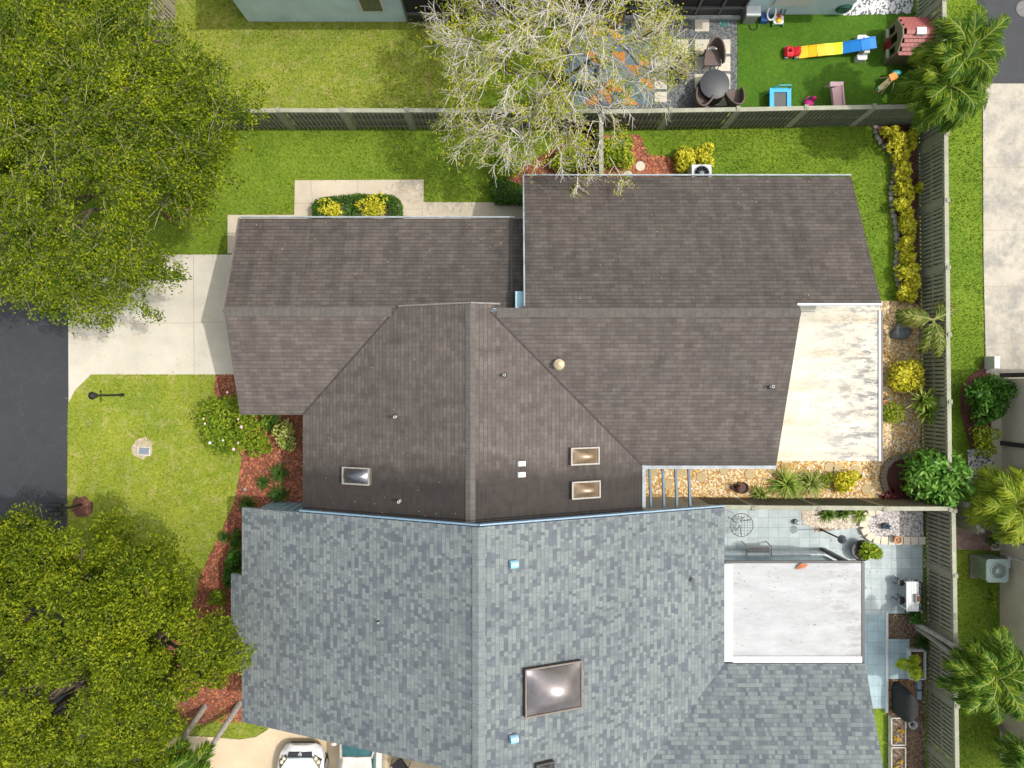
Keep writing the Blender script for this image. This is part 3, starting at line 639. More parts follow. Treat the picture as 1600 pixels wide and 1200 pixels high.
# ---- blue house along the top
th = thing('house', 'pale blue stucco house with black screened porch along the back lawn', 'house', (0, 16, 0))
mb = MB(); mb.prism([(-10.3, 14.15), (-4.1, 14.15), (-4.1, 21), (-10.3, 21)], 0, 2.65)
mb.build('wall', stucco('streaked_blue_stucco', (.50, .64, .70), ((-8.55, 14.15, .55), (.55, .36, .13), (.75, 1, 2.6))), th)
mb = MB(); mb.prism([(8.95, 14.42), (12.98, 14.42), (12.98, 21), (8.95, 21)], 0, 2.65); mb.build('wall', M_BLUE, th)
mb = MB(); mb.prism([(-10.62, 13.84), (9.0, 13.84), (9.0, 21.5), (-10.62, 21.5)], 2.66, 2.9); mb.prism([(9.01, 14.1), (13.3, 14.1), (13.3, 21.5), (9.01, 21.5)], 2.66, 2.9)
mb.build('roof', plain('grey_roof', (.2, .2, .2), .9), th)
w = MB(); w.prism([(-5.72, 14.08), (-4.75, 14.08), (-4.75, 14.149), (-5.72, 14.149)], .86, 2.1); w = w.build('window', M_WHITE, th)
MB().prism([(-5.6, 14.04), (-4.87, 14.04), (-4.87, 14.079), (-5.6, 14.079)], 1.0, 2.0).build('pane', glassy('dark_glass', (.05, .06, .07), .08), w)
w = MB(); w.prism([(9.9, 14.35), (11.3, 14.35), (11.3, 14.419), (9.9, 14.419)], .8, 2.1); w.build('window', M_WHITE, th)
def screen(nm, x0, x1, y, posts):
    f = MB(); f.prism([(x0, y), (x1, y), (x1, y + .03), (x0, y + .03)], .02, 2.6); s = f.build('porch_screen', M_SCREEN, th)
    f = MB(); f.prism([(x0, y - .04), (x1, y - .04), (x1, y - .001), (x0, y - .001)], .03, .62); f.build('kick_panel', plain('charcoal_panel', (.035, .035, .037), .5), s)
    f = MB(); f.bar((x0, y - .05, .66), (x1, y - .05, .66), .08, .08)
    for p in posts: f.box((p, y - .05, 1.3), (.07, .07, 2.6))
    f.build('porch_frame', plain('charcoal_frame', (.10, .11, .11), .45), s)
screen('porch', -4.09, -.05, 14.17, (-4.05, -1.6)); screen('porch', .0, 8.94, 14.4, (0.1, 3.2, 5.0, 7.1, 8.0, 8.88))
MB().prism([(3.3, 14.22), (8.9, 14.22), (8.9, 14.34), (3.3, 14.34)], 0, .14).build('door_sill', plain('grey_sill', (.34, .36, .36), .7), th)

# ---- beige house at the right edge
rh = thing('house', 'beige stucco house at right edge behind pale green air conditioner', 'house', (20, -6, 0))
mb = MB(); mb.prism([(19.05, -14.65), (24, -14.65), (24, -6.0), (19.05, -6.0)], 0, 2.8); mb.prism([(19.1, -5.98), (24, -5.98), (24, .2), (19.1, .2)], 0, 2.8)
mb.build('wall', stucco('beige_stucco', (.58, .52, .43)), rh)
mb = MB(); mb.slab([(18.9, -15.0, 3.0), (26, -15.0, 4.6), (26, .58, 4.6), (18.9, .58, 3.0)], .2, uvy()); mb.build('roof', M_GREY, rh)
for y in (.34, -2.3): MB().box((19.12, y, 1.4), (.17, .17, 2.78)).build('porch_post', M_BRONZE, rh)
MB().tube([(19.03, -6.6, .1), (19.03, -6.6, 2.7)], .04, 8).build('downspout', M_WHITE, rh)
# ------------------------------------------------------------------ fences
def fence(label, a, b, face, h=1.83, bay=2.42, mat=None, cap=None, first_post=True):
    a = Vector((*a, 0)); b = Vector((*b, 0)); d = b - a; L = d.length; d.normalize(); nrm = Vector((-d.y, d.x, 0)) * face
    f = thing('fence', label, 'fence', tuple((a + b) / 2))
    mat = mat or M_FENCE; cap = cap or M_FENCECAP
    nb = max(1, round(L / bay)); w = L / nb
    for i in range(nb):
        s = a + d * (i * w); mb = MB(); ns = int((w - .16) / .150)
        pitch = (w - .14) / ns
        zb = RNG.uniform(.03, .06)
        for k in range(ns):
            c = s + d * (.07 + pitch * (k + .5)) + nrm * .045
            c2 = s + d * (.07 + pitch * (k + 1)) - nrm * .075
            wd = pitch - .056 + RNG.uniform(-.006, .006); hh = h - .06 + RNG.uniform(-.006, .006)
            mb.bar(c + Vector((0, 0, zb)), c + Vector((0, 0, hh)), wd, .02) if abs(d.x) > abs(d.y) else mb.box((c.x, c.y, (zb + hh) / 2), (.02, wd, hh - zb))
            if k < ns - 1:
                bw = pitch - .004
                mb.box((c2.x, c2.y, (zb + hh) / 2), (bw, .02, hh - zb)) if abs(d.x) > abs(d.y) else mb.box((c2.x, c2.y, (zb + hh) / 2), (.02, bw, hh - zb))
        for z in (.25, .98, 1.62):
            mb.bar(s + d * .05 + Vector((0, 0, z)), s + d * (w - .05) + Vector((0, 0, z)), .06, .085)
        # plain board beside the post and mid rail cover
        mb.bar(s + d * .04 + nrm * .058 + Vector((0, 0, .97)), s + d * (w - .04) + nrm * .058 + Vector((0, 0, .97)), .012, .05)
        mb.build('slat_panel', mat, f)
        j = RNG.uniform(-.012, .012)
        m2 = MB(); m2.bar(s + nrm * (j + .01) + Vector((0, 0, h)), s + d * (w - .012) + nrm * (j * .3 + .01) + Vector((0, 0, h + RNG.uniform(-.01, .01))), .15, .04); m2.build('cap_rail', cap, f)
    for i in range(0 if first_post else 1, nb + 1):
        p = a + d * (i * w) - nrm * .03
        m3 = MB(); m3.box((p.x, p.y, (h + .05) / 2), (.14, .15, h + .05)); 
        q = a + d * (i * w) + nrm * .06; m3.box((q.x, q.y, h * .49), (.03 if abs(d.y) > abs(d.x) else .24, .24 if abs(d.y) > abs(d.x) else .03, h * .94))
        m3.build('post', mat, f)
    return f
TAUPE = plain('taupe_fence_paint', (.235, .22, .165), .75, .16, 3, bmp=.2)
fence('olive slat fence between the two side lawns, west of the bare silvery tree', (-10.9, 10.0), (3.2, 9.98), -1)
fence('olive slat fence between artificial turf and yellow shrub yard', (3.3, 9.95), (15.7, 10.17), -1)
fence('short olive slat fence beside the round stepping stones and red leaved shrub', (3.27, 9.85), (3.27, 7.45), -1, 1.83, 1.25)
fence('long olive slat fence behind the yellow shrub bed, along the grass verge', (15.76, 16.5), (15.99, -3.1), -1)
fence('weathered olive fence between golden gravel yard and blue tiled patio', (6.4, -4.5), (16.0, -4.56), 1, 1.83, 2.42, TAUPE)
fence('olive fence behind the white garden table, running down past the barbecue', (16.13, -4.62), (16.3, -16.5), -1, 1.83, 2.42, TAUPE)
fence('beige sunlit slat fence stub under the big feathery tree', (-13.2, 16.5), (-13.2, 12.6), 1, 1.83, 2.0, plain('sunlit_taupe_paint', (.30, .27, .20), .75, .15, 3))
fence('small angled fence panel by the brick paving under the fan of palm leaves', (16.62, -4.4), (17.12, -5.35), -1, 1.83, 1.2)

# ------------------------------------------------------------------ vegetation
def lobes_pts(n, lobes, shell=.35, zmin=.02):
    k = RNG.integers(0, len(lobes), n); Lb = np.array(lobes)[k]      # x,y,z,rx,ry,rz
    d = unit(RNG.normal(size=(n, 3))); d[:, 2] = np.where(RNG.random(n) < .8, np.abs(d[:, 2]), d[:, 2])
    r = 1 - shell * RNG.random(n) ** 1.5
    Pp = Lb[:, :3] + d * Lb[:, 3:] * r[:, None]; Pp[:, 2] = np.maximum(Pp[:, 2], zmin); return Pp, d
CROT = leafmat('croton_leaf', [(.12, .18, .012), (.48, .48, .03), (.72, .66, .05), (.82, .74, .12)], .35)
CROT2 = leafmat('lime_croton_leaf', [(.05, .12, .012), (.17, .27, .02), (.38, .45, .03), (.62, .60, .08)], .35)
VARI = leafmat('variegated_leaf', [(.05, .12, .02), (.22, .30, .05), (.58, .58, .18), (.66, .64, .30)], .3)
GREEN = leafmat('green_shrub_leaf', [(.03, .085, .010), (.07, .15, .015), (.13, .24, .022), (.22, .32, .035)], .3)
HIB = leafmat('hibiscus_leaf', [(.05, .12, .008), (.14, .23, .014), (.26, .36, .022), (.42, .44, .04)], .35)
DEEP = leafmat('deep_green_leaf', [(.015, .055, .006), (.035, .11, .010), (.075, .19, .02), (.15, .30, .04)], .3, .5)
SCHEF = leafmat('schefflera_leaf', [(.05, .15, .02), (.10, .25, .03), (.18, .36, .06), (.26, .44, .09)], .35, .4)
HEDGE = leafmat('hedge_leaf', [(.018, .06, .006), (.04, .11, .010), (.07, .16, .015), (.12, .2, .02)], .25)
REDL = leafmat('red_cordyline_leaf', [(.05, .012, .014), (.14, .025, .03), (.24, .05, .05), (.34, .12, .09)], .3)
DRAC = leafmat('dracaena_leaf', [(.09, .19, .02), (.20, .32, .035), (.34, .44, .08), (.5, .52, .2)], .3)
LIRI = leafmat('liriope_leaf', [(.02, .06, .010), (.04, .10, .015), (.08, .16, .025), (.14, .22, .04)], .25)
SPID = leafmat('spider_plant_leaf', [(.10, .17, .02), (.22, .30, .05), (.36, .42, .12), (.5, .5, .22)], .3)
STEM = plain('brown_stem', (.10, .075, .05), .9, .3)
def shrub(label, px, py, rx, ry, h, mat, n=700, L=.13, W=.075, nl=7, name='shrub', cat='shrub', up=.7, group=None, fluff=.3, box=False):
    # px,py,rx,ry: reference pixels at two thirds of the shrub's height
    zc = h * .6; c = P(px, py, zc); k = (H - zc) / F; a, b = rx * k, ry * k
    t = thing(name, label, cat, (c.x, c.y, .02), group)
    lo = []
    for i in range(nl):
        an = 2 * math.pi * (i + RNG.uniform(-.3, .3)) / nl; r = RNG.uniform(.35, .68) if nl > 1 else 0
        if i == 0: r = 0
        q = RNG.uniform(.38, .55)
        lo.append((c.x + a * r * math.cos(an), c.y + b * r * math.sin(an), h * RNG.uniform(.3, .55), a * q, b * q, h * RNG.uniform(.38, .5)))
    Pp, d = lobes_pts(n, lo, fluff)
    mesh_np('foliage', leaves_np(Pp, L, W, up, d, .8), 4, mat, t)
    mb = MB()
    for l in lo:
        mb.tube([(c.x + RNG.uniform(-.06, .06), c.y + RNG.uniform(-.06, .06), 0), ((c.x + l[0]) / 2, (c.y + l[1]) / 2, l[2] * .55), (l[0], l[1], l[2])], [.03, .022, .012], 5)
    mb.build('stem', STEM, t); return t
def spiky(label, px, py, r, h, mat, n=60, w=.045, name='grass_clump', cat='plant', heads=1, spread=0., droop=.8, z0=.02, group=None, stemh=0.0):
    c = P(px, py, z0 + stemh); k = (H - z0) / F; R = r * k
    t = thing(name, label, cat, (c.x, c.y, z0), group); Q = []
    mb = MB()
    for hd in range(heads):
        an = 2 * math.pi * hd / heads + .4; o = Vector((c.x + math.cos(an) * spread, c.y + math.sin(an) * spread, z0 + stemh * RNG.uniform(.7, 1.1)))
        mb.tube([(c.x, c.y, 0), (o.x, o.y, o.z + .03)], [.03, .025], 6)
        for i in range(n // heads):
            a = RNG.uniform(0, 2 * math.pi); e = RNG.uniform(.15, 1.3); Lb = (R - spread) * RNG.uniform(.75, 1.15) * (1 if e < .9 else .8)
            d = Vector((math.cos(a), math.sin(a), 0)); s = Vector((-d.y, d.x, 0)); pts = []
            for q in range(4):
                u = q / 3; x = Lb * u * (math.cos(e) * (1 - u * .2) + u * .35); z = h * (math.sin(e) * u * 1.5 - droop * u * u * 1.0 * math.sin(e))
                pts.append((o + d * x + Vector((0, 0, max(.01, z + .02))), w * (1 - u ** 1.8) * (.6 + .8 * u if u < .5 else 1) + .004))
            for q in range(3):
                (p0, w0), (p1, w1) = pts[q], pts[q + 1]; Q.append((p0 - s * w0, p0 + s * w0, p1 + s * w1, p1 - s * w1))
    mesh_np('foliage', np.array([[tuple(v) for v in q] for q in Q]), 4, mat, t)
    mb.build('stem', STEM, t); return t
def frond(mbL, mbS, p0, az, el, L, mat_w=.05, nl=34, ll=.55, droop=1.0, twist=0.0):
    d = Vector((math.cos(az), math.sin(az), 0)); pts = []; n = 9
    p = Vector(p0); e = el
    for i in range(n + 1):
        pts.append(p.copy()); p = p + (d * math.cos(e) + Vector((0, 0, math.sin(e)))) * (L / n); e -= droop * (1.5 / n) * (.5 + i / n)
    mbS.tube(pts, [.028 * (1 - i / (n + 1.2)) + .004 for i in range(n + 1)], 4)
    s = Vector((-d.y, d.x, 0))
    for i in range(nl):
        u = .12 + .87 * (i + RNG.uniform(0, .6)) / nl; x = u * n; k = min(n - 1, int(x)); q = pts[k].lerp(pts[k + 1], x - k); t = (pts[k + 1] - pts[k]).normalized()
        l = ll * math.sin(math.pi * min(1, .18 + u * .78)) ** .7 * RNG.uniform(.8, 1.1)
        for sg in (1, -1):
            dd = (s * sg * (1.0 - .35 * u) + t * (.55 + .5 * u) + Vector((0, 0, RNG.uniform(-.1, .35) - .2))).normalized()
            m1 = q + dd * l * .5; m2 = q + dd * l + Vector((0, 0, -l * RNG.uniform(.15, .6))); v = t.cross(dd).cross(dd).normalized() * mat_w / 2
            mbL.append((q - v * .5, q + v * .5, m1 + v, m1 - v)); mbL.append((m1 - v, m1 + v, m2 + v * .12, m2 - v * .12))
PALM = leafmat('palm_leaflet', [(.018, .06, .004), (.05, .125, .006), (.12, .20, .010), (.30, .34, .025)], .35, .6)
PALMY = leafmat('yellow_palm_leaflet', [(.07, .14, .008), (.15, .23, .012), (.27, .33, .02), (.48, .48, .06)], .4, .6)
PALMD = leafmat('dry_palm_leaflet', [(.03, .07, .008), (.09, .14, .014), (.20, .23, .03), (.40, .34, .14)], .3)
def palm(label, base, crown, nf=18, L=1.9, mat=PALM, tr=.1, extra=None, ll=.55, el=(.05, 1.25), azs=None, shaft=True, nl=34, w=.05, droop=1.0, trunks=None, dry=None):
    t = thing('palm_tree', label, 'palm', (base[0], base[1], 0))
    crowns = trunks or [crown]
    for ci, c in enumerate(crowns):
        b = Vector((base[0] + .25 * ci, base[1] - .3 * ci, 0)); c = Vector(c); mid = b.lerp(c, .5) + Vector((0, 0, .15)) - (c - b).cross(Vector((0, 0, 1))) * .03
        pts = [b.lerp(mid, u) * (1 - u) + mid.lerp(c, u) * u for u in [i / 12 for i in range(13)]]
        mb = MB(); mb.tube(pts, [tr * (1.35 - .5 * i / 12 + (.02 if i % 2 else 0)) for i in range(13)], 9); mb.build('trunk', M_PTRUNK, t, True)
        if shaft:
            dv = (c - pts[-3]).normalized(); mb = MB(); mb.tube([c - dv * .1, c + dv * .12, c + dv * .5], [tr * 1.15, tr * 1.3, tr * .6], 9); mb.build('crownshaft', plain('crownshaft_green', (.14, .2, .05), .5, .25), t, True)
        n = nf // len(crowns)
        for i in range(n):
            fl = []; st = MB(); az = (azs[i % len(azs)] if azs else 2 * math.pi * i / n * 1.0 + RNG.uniform(-.25, .25)) + ci * .3
            e = el[0] + (el[1] - el[0]) * ((i * 7) % n) / n
            frond(fl, st, c + Vector((0, 0, .35 if shaft else .02)), az, e, L * RNG.uniform(.82, 1.12), w, nl, ll, droop)
            st.m = [1] * len(st.f)
            for q in fl: st.face(q)
            st.build('frond', [dry or mat, plain('palm_rachis', (.25, .28, .07), .6, .2)], t)
    return t

# big trees: limbs, twigs and sprays of small leaves
def limb(mb, a, b, r0, r1, sag=.0, n=5, jit=.12, sides=6):
    a = Vector(a); b = Vector(b); L = (b - a).length; pts = []
    for i in range(n + 1):
        u = i / n; p = a.lerp(b, u) + Vector((0, 0, sag * math.sin(math.pi * u)))
        if 0 < i < n: p += Vector(RNG.normal(size=3)) * jit * L * .22
        pts.append(p)
    mb.tube(pts, [r0 + (r1 - r0) * i / n for i in range(n + 1)], sides, cap=False); return pts
def spray_tree(label, base, crown, rx, ry, h0, h1, nspray, per, lm, bm, tm, lsz, trunk_r, nlimb=9, dens_edge=.55, tw=4, twig_r=.008, sl=(.9, 1.7), fork=2.6, lat=.16, gaps=0.0, twig_only=0.0, name='tree', rad_pow=.5, vt=.10, outline=None):
    t = thing(name, label, 'tree', (base[0], base[1], 0)); base = Vector((*base, 0)); cr = Vector((*crown, 0))
    mb = MB(); fk = base.lerp(cr, .3); fk.z = fork; limb(mb, base, fk, trunk_r, trunk_r * .75, 0, 5, .08, 9)
    nodes = []
    for i in range(nlimb):
        an = 2 * math.pi * (i + RNG.uniform(-.25, .25)) / nlimb; rr = RNG.uniform(.45, .75)
        e = cr + Vector((rx * rr * math.cos(an), ry * rr * math.sin(an), h0 + (h1 - h0) * RNG.uniform(.45, .8)))
        pts = limb(mb, fk, e, trunk_r * .5, trunk_r * .16, .35, 7, .16, 6); nodes += pts[2:]
        for k in range(5):
            q = pts[2 + k]; e2 = q + Vector((math.cos(an + RNG.uniform(-1.1, 1.1)), math.sin(an + RNG.uniform(-1.1, 1.1)), RNG.uniform(.1, .6))) * RNG.uniform(.9, 1.8)
            nodes += limb(mb, q, e2, trunk_r * .2, trunk_r * .08, .1, 4, .2, 5)[1:]
    mb.build('trunk', bm, t, True)
    nd = np.array([tuple(p) for p in nodes]); tw_mb = MB(); Cs = []; Ds = []
    voids = [(RNG.uniform(-.8, .8), RNG.uniform(-.8, .8), RNG.uniform(.08, .2)) for _ in range(int(gaps))]
    for i in range(nspray):
        an = RNG.uniform(0, 2 * math.pi); r = RNG.uniform(0, 1) ** rad_pow * (1 + .10 * math.sin(an * 5 + 1) + .07 * math.sin(an * 9))
        if any((r * math.cos(an) - vx) ** 2 + (r * math.sin(an) - vy) ** 2 < vr * vr for vx, vy, vr in voids): continue
        top = h0 + (h1 - h0) * math.sqrt(max(0, 1 - min(1, r * .96) ** 2)); z = top - abs(RNG.normal()) * (h1 - h0) * .22
        p = cr + Vector((rx * r * math.cos(an), ry * r * math.sin(an), z))
        if outline is not None:      # keep to the crown's own uneven outline
            if not inpoly(np.array([p.x * F / (H - p.z) + CX]), np.array([CY - p.y * F / (H - p.z)]), outline)[0]: continue
        a2 = an + RNG.normal() * .7; dr = Vector((math.cos(a2), math.sin(a2), RNG.uniform(-.1, .45) * (1 - r * .6))).normalized()
        L = RNG.uniform(*sl); s = p - dr * L * .5
        j = int(np.argmin(((nd - np.array(tuple(s))) ** 2).sum(1))); q = nd[j]
        if np.linalg.norm(q - np.array(tuple(s))) < 1.1: limb(tw_mb, q, s, twig_r * 2.4, twig_r * 1.5, .06, 3, .2, 4)
        tips = limb(tw_mb, s, p + dr * L * .5, twig_r * 1.5, twig_r * .6, .06, 4, .12, 3)
        for k in range(tw):
            u = RNG.uniform(.15, .9); o = s.lerp(p + dr * L * .5, u); a3 = a2 + RNG.choice([-1, 1]) * RNG.uniform(.4, 1.0); d3 = Vector((math.cos(a3), math.sin(a3), RNG.uniform(-.1, .45)))
            e3 = o + d3 * L * RNG.uniform(.2, .45); tips += limb(tw_mb, o, e3, twig_r * .9, twig_r * .45, .02, 2, .15, 3)
            if RNG.random() < .6: tips += limb(tw_mb, o.lerp(e3, .5), o.lerp(e3, .5) + Vector((math.cos(a3 + .7), math.sin(a3 + .7), .2)) * L * .18, twig_r * .7, twig_r * .4, 0, 2, .1, 3)
        if RNG.random() < twig_only: continue
        n = int(per * RNG.uniform(.5, 1.4)); tp = np.array([tuple(x) for x in tips]); ix = RNG.integers(0, len(tp), n)
        c = tp[ix] + RNG.normal(size=(n, 3)) * np.array([lat, lat, vt * .7]); Cs.append(c); Ds.append(np.tile(np.array(tuple(dr)), (n, 1)))
    tw_mb.build('branch', tm, t)
    C = np.concatenate(Cs); D = np.concatenate(Ds)
    mesh_np('crown', leaves_np(C, lsz[0], lsz[1], .9, D, .9), 4, lm, t)
    return t
OLIVE = leafmat('feathery_leaf', [(.02, .05, .003), (.07, .125, .005), (.18, .25, .005), (.40, .44, .012)], .45)
SILV = leafmat('sparse_tree_leaf', [(.10, .15, .010), (.22, .28, .014), (.40, .43, .022), (.60, .50, .04)], .4)
MAHO = leafmat('dense_tree_leaf', [(.022, .05, .003), (.085, .135, .004), (.19, .24, .006), (.36, .40, .02)], .4)
spray_tree('feathery yellow green tree overhanging road and driveway beside beige fence stub', (-13.1, 6.85), (-14.0, 7.4), 6.2, 5.6, 4.2, 7.4, 1150, 330, OLIVE, M_DBARK, plain('feathery_twig', (.26, .23, .15), .9, .3), (.105, .045), .19, 11, tw=4, twig_r=.006, gaps=10, sl=(1.0, 2.0), lat=.095, vt=.075, rad_pow=.52, outline=[(-400, -300), (215, -300), (228, 55), (320, 98), (370, 165), (380, 212), (343, 262), (315, 305), (278, 345), (246, 395), (258, 430), (238, 465), (170, 480), (90, 482), (40, 455), (-400, 470)])
spray_tree('half bare silvery tree with sparse yellow leaves, beside the patterned rug', (1.75, 11.1), (1.45, 10.95), 4.0, 4.0, 3.6, 6.6, 285, 120, SILV, M_DBARK, M_TWIG, (.085, .042), .13, 9, tw=9, twig_r=.0095, sl=(.8, 1.6), fork=1.5, lat=.10, vt=.08, twig_only=.28, rad_pow=.6)
def clump_tree(label, base, lobes, per, lm, lsz, trunk_r, fork):
    t = thing('tree', label, 'tree', (base[0], base[1], 0)); b = Vector((*base, 0)); fk = Vector((base[0], base[1], fork)); mb = MB()
    limb(mb, b, fk, trunk_r, trunk_r * .8, 0, 4, .06, 9); Cs = []; Ds = []
    for (x, y, z, r) in lobes:
        pts = limb(mb, fk, (x, y, z - r * .2), trunk_r * .42, trunk_r * .12, .4, 6, .14, 6)
        n = int(per * r * r); d = unit(RNG.normal(size=(n, 3))); d[:, 2] = np.where(RNG.random(n) < .75, np.abs(d[:, 2]), d[:, 2])
        fz = 1 - .42 * RNG.random(n) ** 1.5; fz *= 1 + .16 * np.sin(d[:, 0] * 6 + x * 3) * np.sin(d[:, 1] * 7 + y * 2) + .12 * np.sin(d[:, 2] * 9 + d[:, 0] * 5)
        c = np.array([x, y, z]) + d * fz[:, None] * np.array([r, r, r * .8]); Cs.append(c); Ds.append(d)
        for k in range(5):
            e = Vector((x, y, z)) + Vector((*(RNG.normal(size=2) * r * .45), r * RNG.uniform(.0, .35))); limb(mb, pts[-2], e, trunk_r * .12, .012, .1, 3, .2, 4)
    mb.build('trunk', M_DBARK, t, True)
    C = np.concatenate(Cs); D = np.concatenate(Ds); mesh_np('crown', leaves_np(C, lsz[0], lsz[1], .7, D, .8), 4, lm, t); return t
LB = []
for px, py, r, z in ((58, 868, 66, 5.6), (20, 930, 75, 6), (135, 868, 55, 5.4), (185, 880, 45, 4.9), (235, 888, 52, 5.0), (265, 905, 42, 4.8), (110, 910, 70, 6.4), (190, 935, 70, 6.3), (140, 990, 75, 7.0), (60, 1010, 80, 6.8),
                   (215, 1000, 60, 6.4), (25, 1090, 75, 6.4), (95, 1075, 72, 6.8), (300, 960, 58, 5.2), (335, 985, 52, 5.0), (275, 1000, 30, 4.6), (362, 1020, 42, 4.8), (330, 1045, 55, 5.2), (262, 1062, 55, 5.6), (200, 1070, 62, 6.2), (150, 1130, 70, 6.2),
                   (240, 1120, 55, 5.4), (60, 1160, 75, 6.0), (200, 1160, 55, 5.4), (120, 1200, 70, 5.8), (20, 1010, 60, 6.2), (8, 862, 50, 5.2), (175, 900, 40, 5.4)):
    p = P(px, py, z); LB.append((p.x, p.y, z, r * (H - z) / F * .80))
OUT = [(-160, 815), (60, 816), (105, 826), (150, 838), (172, 834), (200, 858), (228, 846), (250, 854), (270, 880), (285, 908), (305, 942), (345, 935), (370, 962), (372, 995), (398, 1020), (384, 1045), (374, 1078), (345, 1086), (318, 1100), (290, 1116), (275, 1148), (235, 1178), (220, 1260), (-160, 1260)]
GAP = [(262, 1003, 20), (245, 985, 12), (282, 1022, 10), (128, 1072, 11), (62, 1078, 12), (100, 1112, 10), (10, 1015, 9), (140, 1150, 9), (52, 955, 8)]
LB = []; tries = 0; rgl = random.Random(5)
while tries < 12000:
    tries += 1; x, y = rgl.uniform(-160, 400), rgl.uniform(815, 1255)
    if not inpoly(np.array([x]), np.array([y]), OUT)[0]: continue
    ed = min(math.hypot(x - (a[0] + (b_[0] - a[0]) * u / 6), y - (a[1] + (b_[1] - a[1]) * u / 6)) for a, b_ in zip(OUT, OUT[1:]) for u in range(7))
    r = rgl.uniform(26, 50) if ed > 45 else rgl.uniform(22, 32)
    if ed < r * .62 or any(math.hypot(x - gx, y - gy) < gr * .6 + r * .78 for gx, gy, gr in GAP): continue
    if any(math.hypot(x - l[0], y - l[1]) < (r + l[2]) * .66 for l in LB): continue
    LB.append((x, y, r))
LB2 = []
for x, y, r in LB:
    dd = math.hypot((x - 110) / 300, (y - 1010) / 230); z = 7.2 - 2.4 * min(1.15, dd) ** 1.5 + rgl.uniform(-.55, .45); p = P(x, y, z); LB2.append((p.x, p.y, z, r * (H - z) / F * 1.02))
for x, y, r in list(LB):
    x2, y2 = x + rgl.uniform(-30, 30), y + rgl.uniform(-30, 30); dd = math.hypot((x2 - 110) / 300, (y2 - 1010) / 230)
    if dd < .85 and all(math.hypot(x2 - gx, y2 - gy) > gr + r * .7 for gx, gy, gr in GAP): z = 5.2 - 1.6 * dd; p = P(x2, y2, z); LB2.append((p.x, p.y, z, r * (H - z) / F * 1.1))
LB = LB2
clump_tree('dense round clumped tree at lower left overhanging the grey roof corner', (-13.2, -9.3), LB, 3000, MAHO, (.112, .052), .24, 2.4)

# palms
palm('bushy palm leaning over the maroon toy playhouse roof corner', (15.45, 11.6), None, 44, 1.5, PALM, .09, ll=.62, trunks=[(15.15, 11.05, 3.6), (14.75, 10.15, 3.3)], nl=46, w=.042)
palm('bright palm fronds at corner of the fence above yellow shrub bed', (15.4, 10.6), (14.85, 9.95, 2.8), 11, 1.45, PALM, .08, ll=.55, azs=[2.9, 3.5, 4.1, 4.6, 5.1, 2.3, .3, 5.8, 1.0, 3.8, 4.9], nl=34, w=.055)
palm('young palm with few fronds and a dry one near the dark boulder', (15.45, 2.4), (15.42, 2.35, 1.75), 6, 1.45, PALM, .06, ll=.42, azs=[3.1, .75, .45, 4.5, 2.95, 4.9], el=(.1, .5), shaft=False, nl=30, w=.04, dry=PALMD)
palm('yellow feather palm between angled fence panel and beige house', (18.5, -4.6), (18.0, -4.35, 2.2), 34, 1.45, PALMY, .09, ll=.7, shaft=False, nl=46, w=.045, el=(.1, 1.3))
palm('twin trunk palm leaning across the fence towards the beige house', (15.55, -9.2), None, 44, 1.6, PALM, .075, ll=.5, trunks=[(16.45, -9.8, 3.2), (16.3, -10.15, 3.0)], nl=36, w=.05)
palm('palm fronds peeking in at the bottom right corner', (19.0, -13.3), (18.3, -13.3, 2.2), 18, 1.2, PALM, .07, ll=.45)
palm('palm with leaning brown trunk crossing the tan driveway, right one of the pair', (-10.62, -12.45), (-11.4, -13.9, 2.6), 14, 1.3, PALM, .085, ll=.55, nl=32)
palm('palm with mossy dark trunk beside the mulch ring, left one of the pair', (-12.0, -12.6), (-12.35, -13.6, 2.9), 14, 1.35, PALM, .085, ll=.55, nl=32)

# shrubs, clumps and hedges
crot = [(1392, 206, 14, 8, .5), (1408, 224, 20, 16, .7), (1428, 217, 9, 14, .6), (1412, 245, 15, 10, .6), (1416, 262, 15, 12, .65), (1411, 275, 14, 9, .5), (1416, 295, 17, 15, .75), (1414, 318, 17, 15, .75), (1438, 293, 6, 6, .5), (1420, 340, 14, 14, .7), (1422, 355, 14, 14, .7), (1419, 380, 15, 15, .7), (1421, 402, 14, 10, .65), (1422, 426, 19, 16, .8), (1424, 452, 16, 19, .75)]
where = ['topmost small one in the bed, under the fence corner', 'wide one below the topmost, beside the stone curve', 'narrow upright one against the fence near the bed top', 'third clump down beside the curved edging stones', 'mid height one just above a thin gap in the bed', 'low thin one facing the roof corner', 'full one level with the top of the brown roof rake', 'bushiest one at the widest part of the bed', 'tiny sprig leaning on the fence slats', 'one above the bare maroon mulch patch', 'one below the bare maroon mulch patch', 'round one beside the straight stones', 'small one squeezed between two larger ones', 'large one near the lower end of the bed', 'last one before the young palm']
for (x, y, a, b, h), wtx in zip(crot, where):
    shrub('yellow croton shrub, ' + wtx, x, y, a * 1.14, b * 1.12, h, CROT, int(240 + a * b * .9), .16, .10, 5, group='yellow crotons in the stone edged bed')
shrub('large round yellow croton shrub beside golden gravel and fence', 1417, 590, 33, 27, 1.1, CROT, 1300, .14, .09, 9)
shrub('double yellow croton shrub, left half, above the air conditioner', 1073, 245, 20, 22, .9, CROT, 800, .12, .08, 6)
shrub('double yellow croton shrub, right half, above the air conditioner', 1104, 243, 17, 20, .9, CROT, 650, .12, .08, 6)
shrub('dark green and yellow croton by the round white stepping stones', 969, 236, 29, 27, 1.1, CROT2, 1100, .14, .09, 8)
shrub('green shrub with yellow top left of the short fence', 893, 248, 32, 24, 1.0, CROT2, 800, .13, .08, 7)
shrub('dark red leaved cordyline shrub in the fence corner under the bare tree', 915, 200, 22, 24, 1.1, REDL, 260, .26, .09, 5)
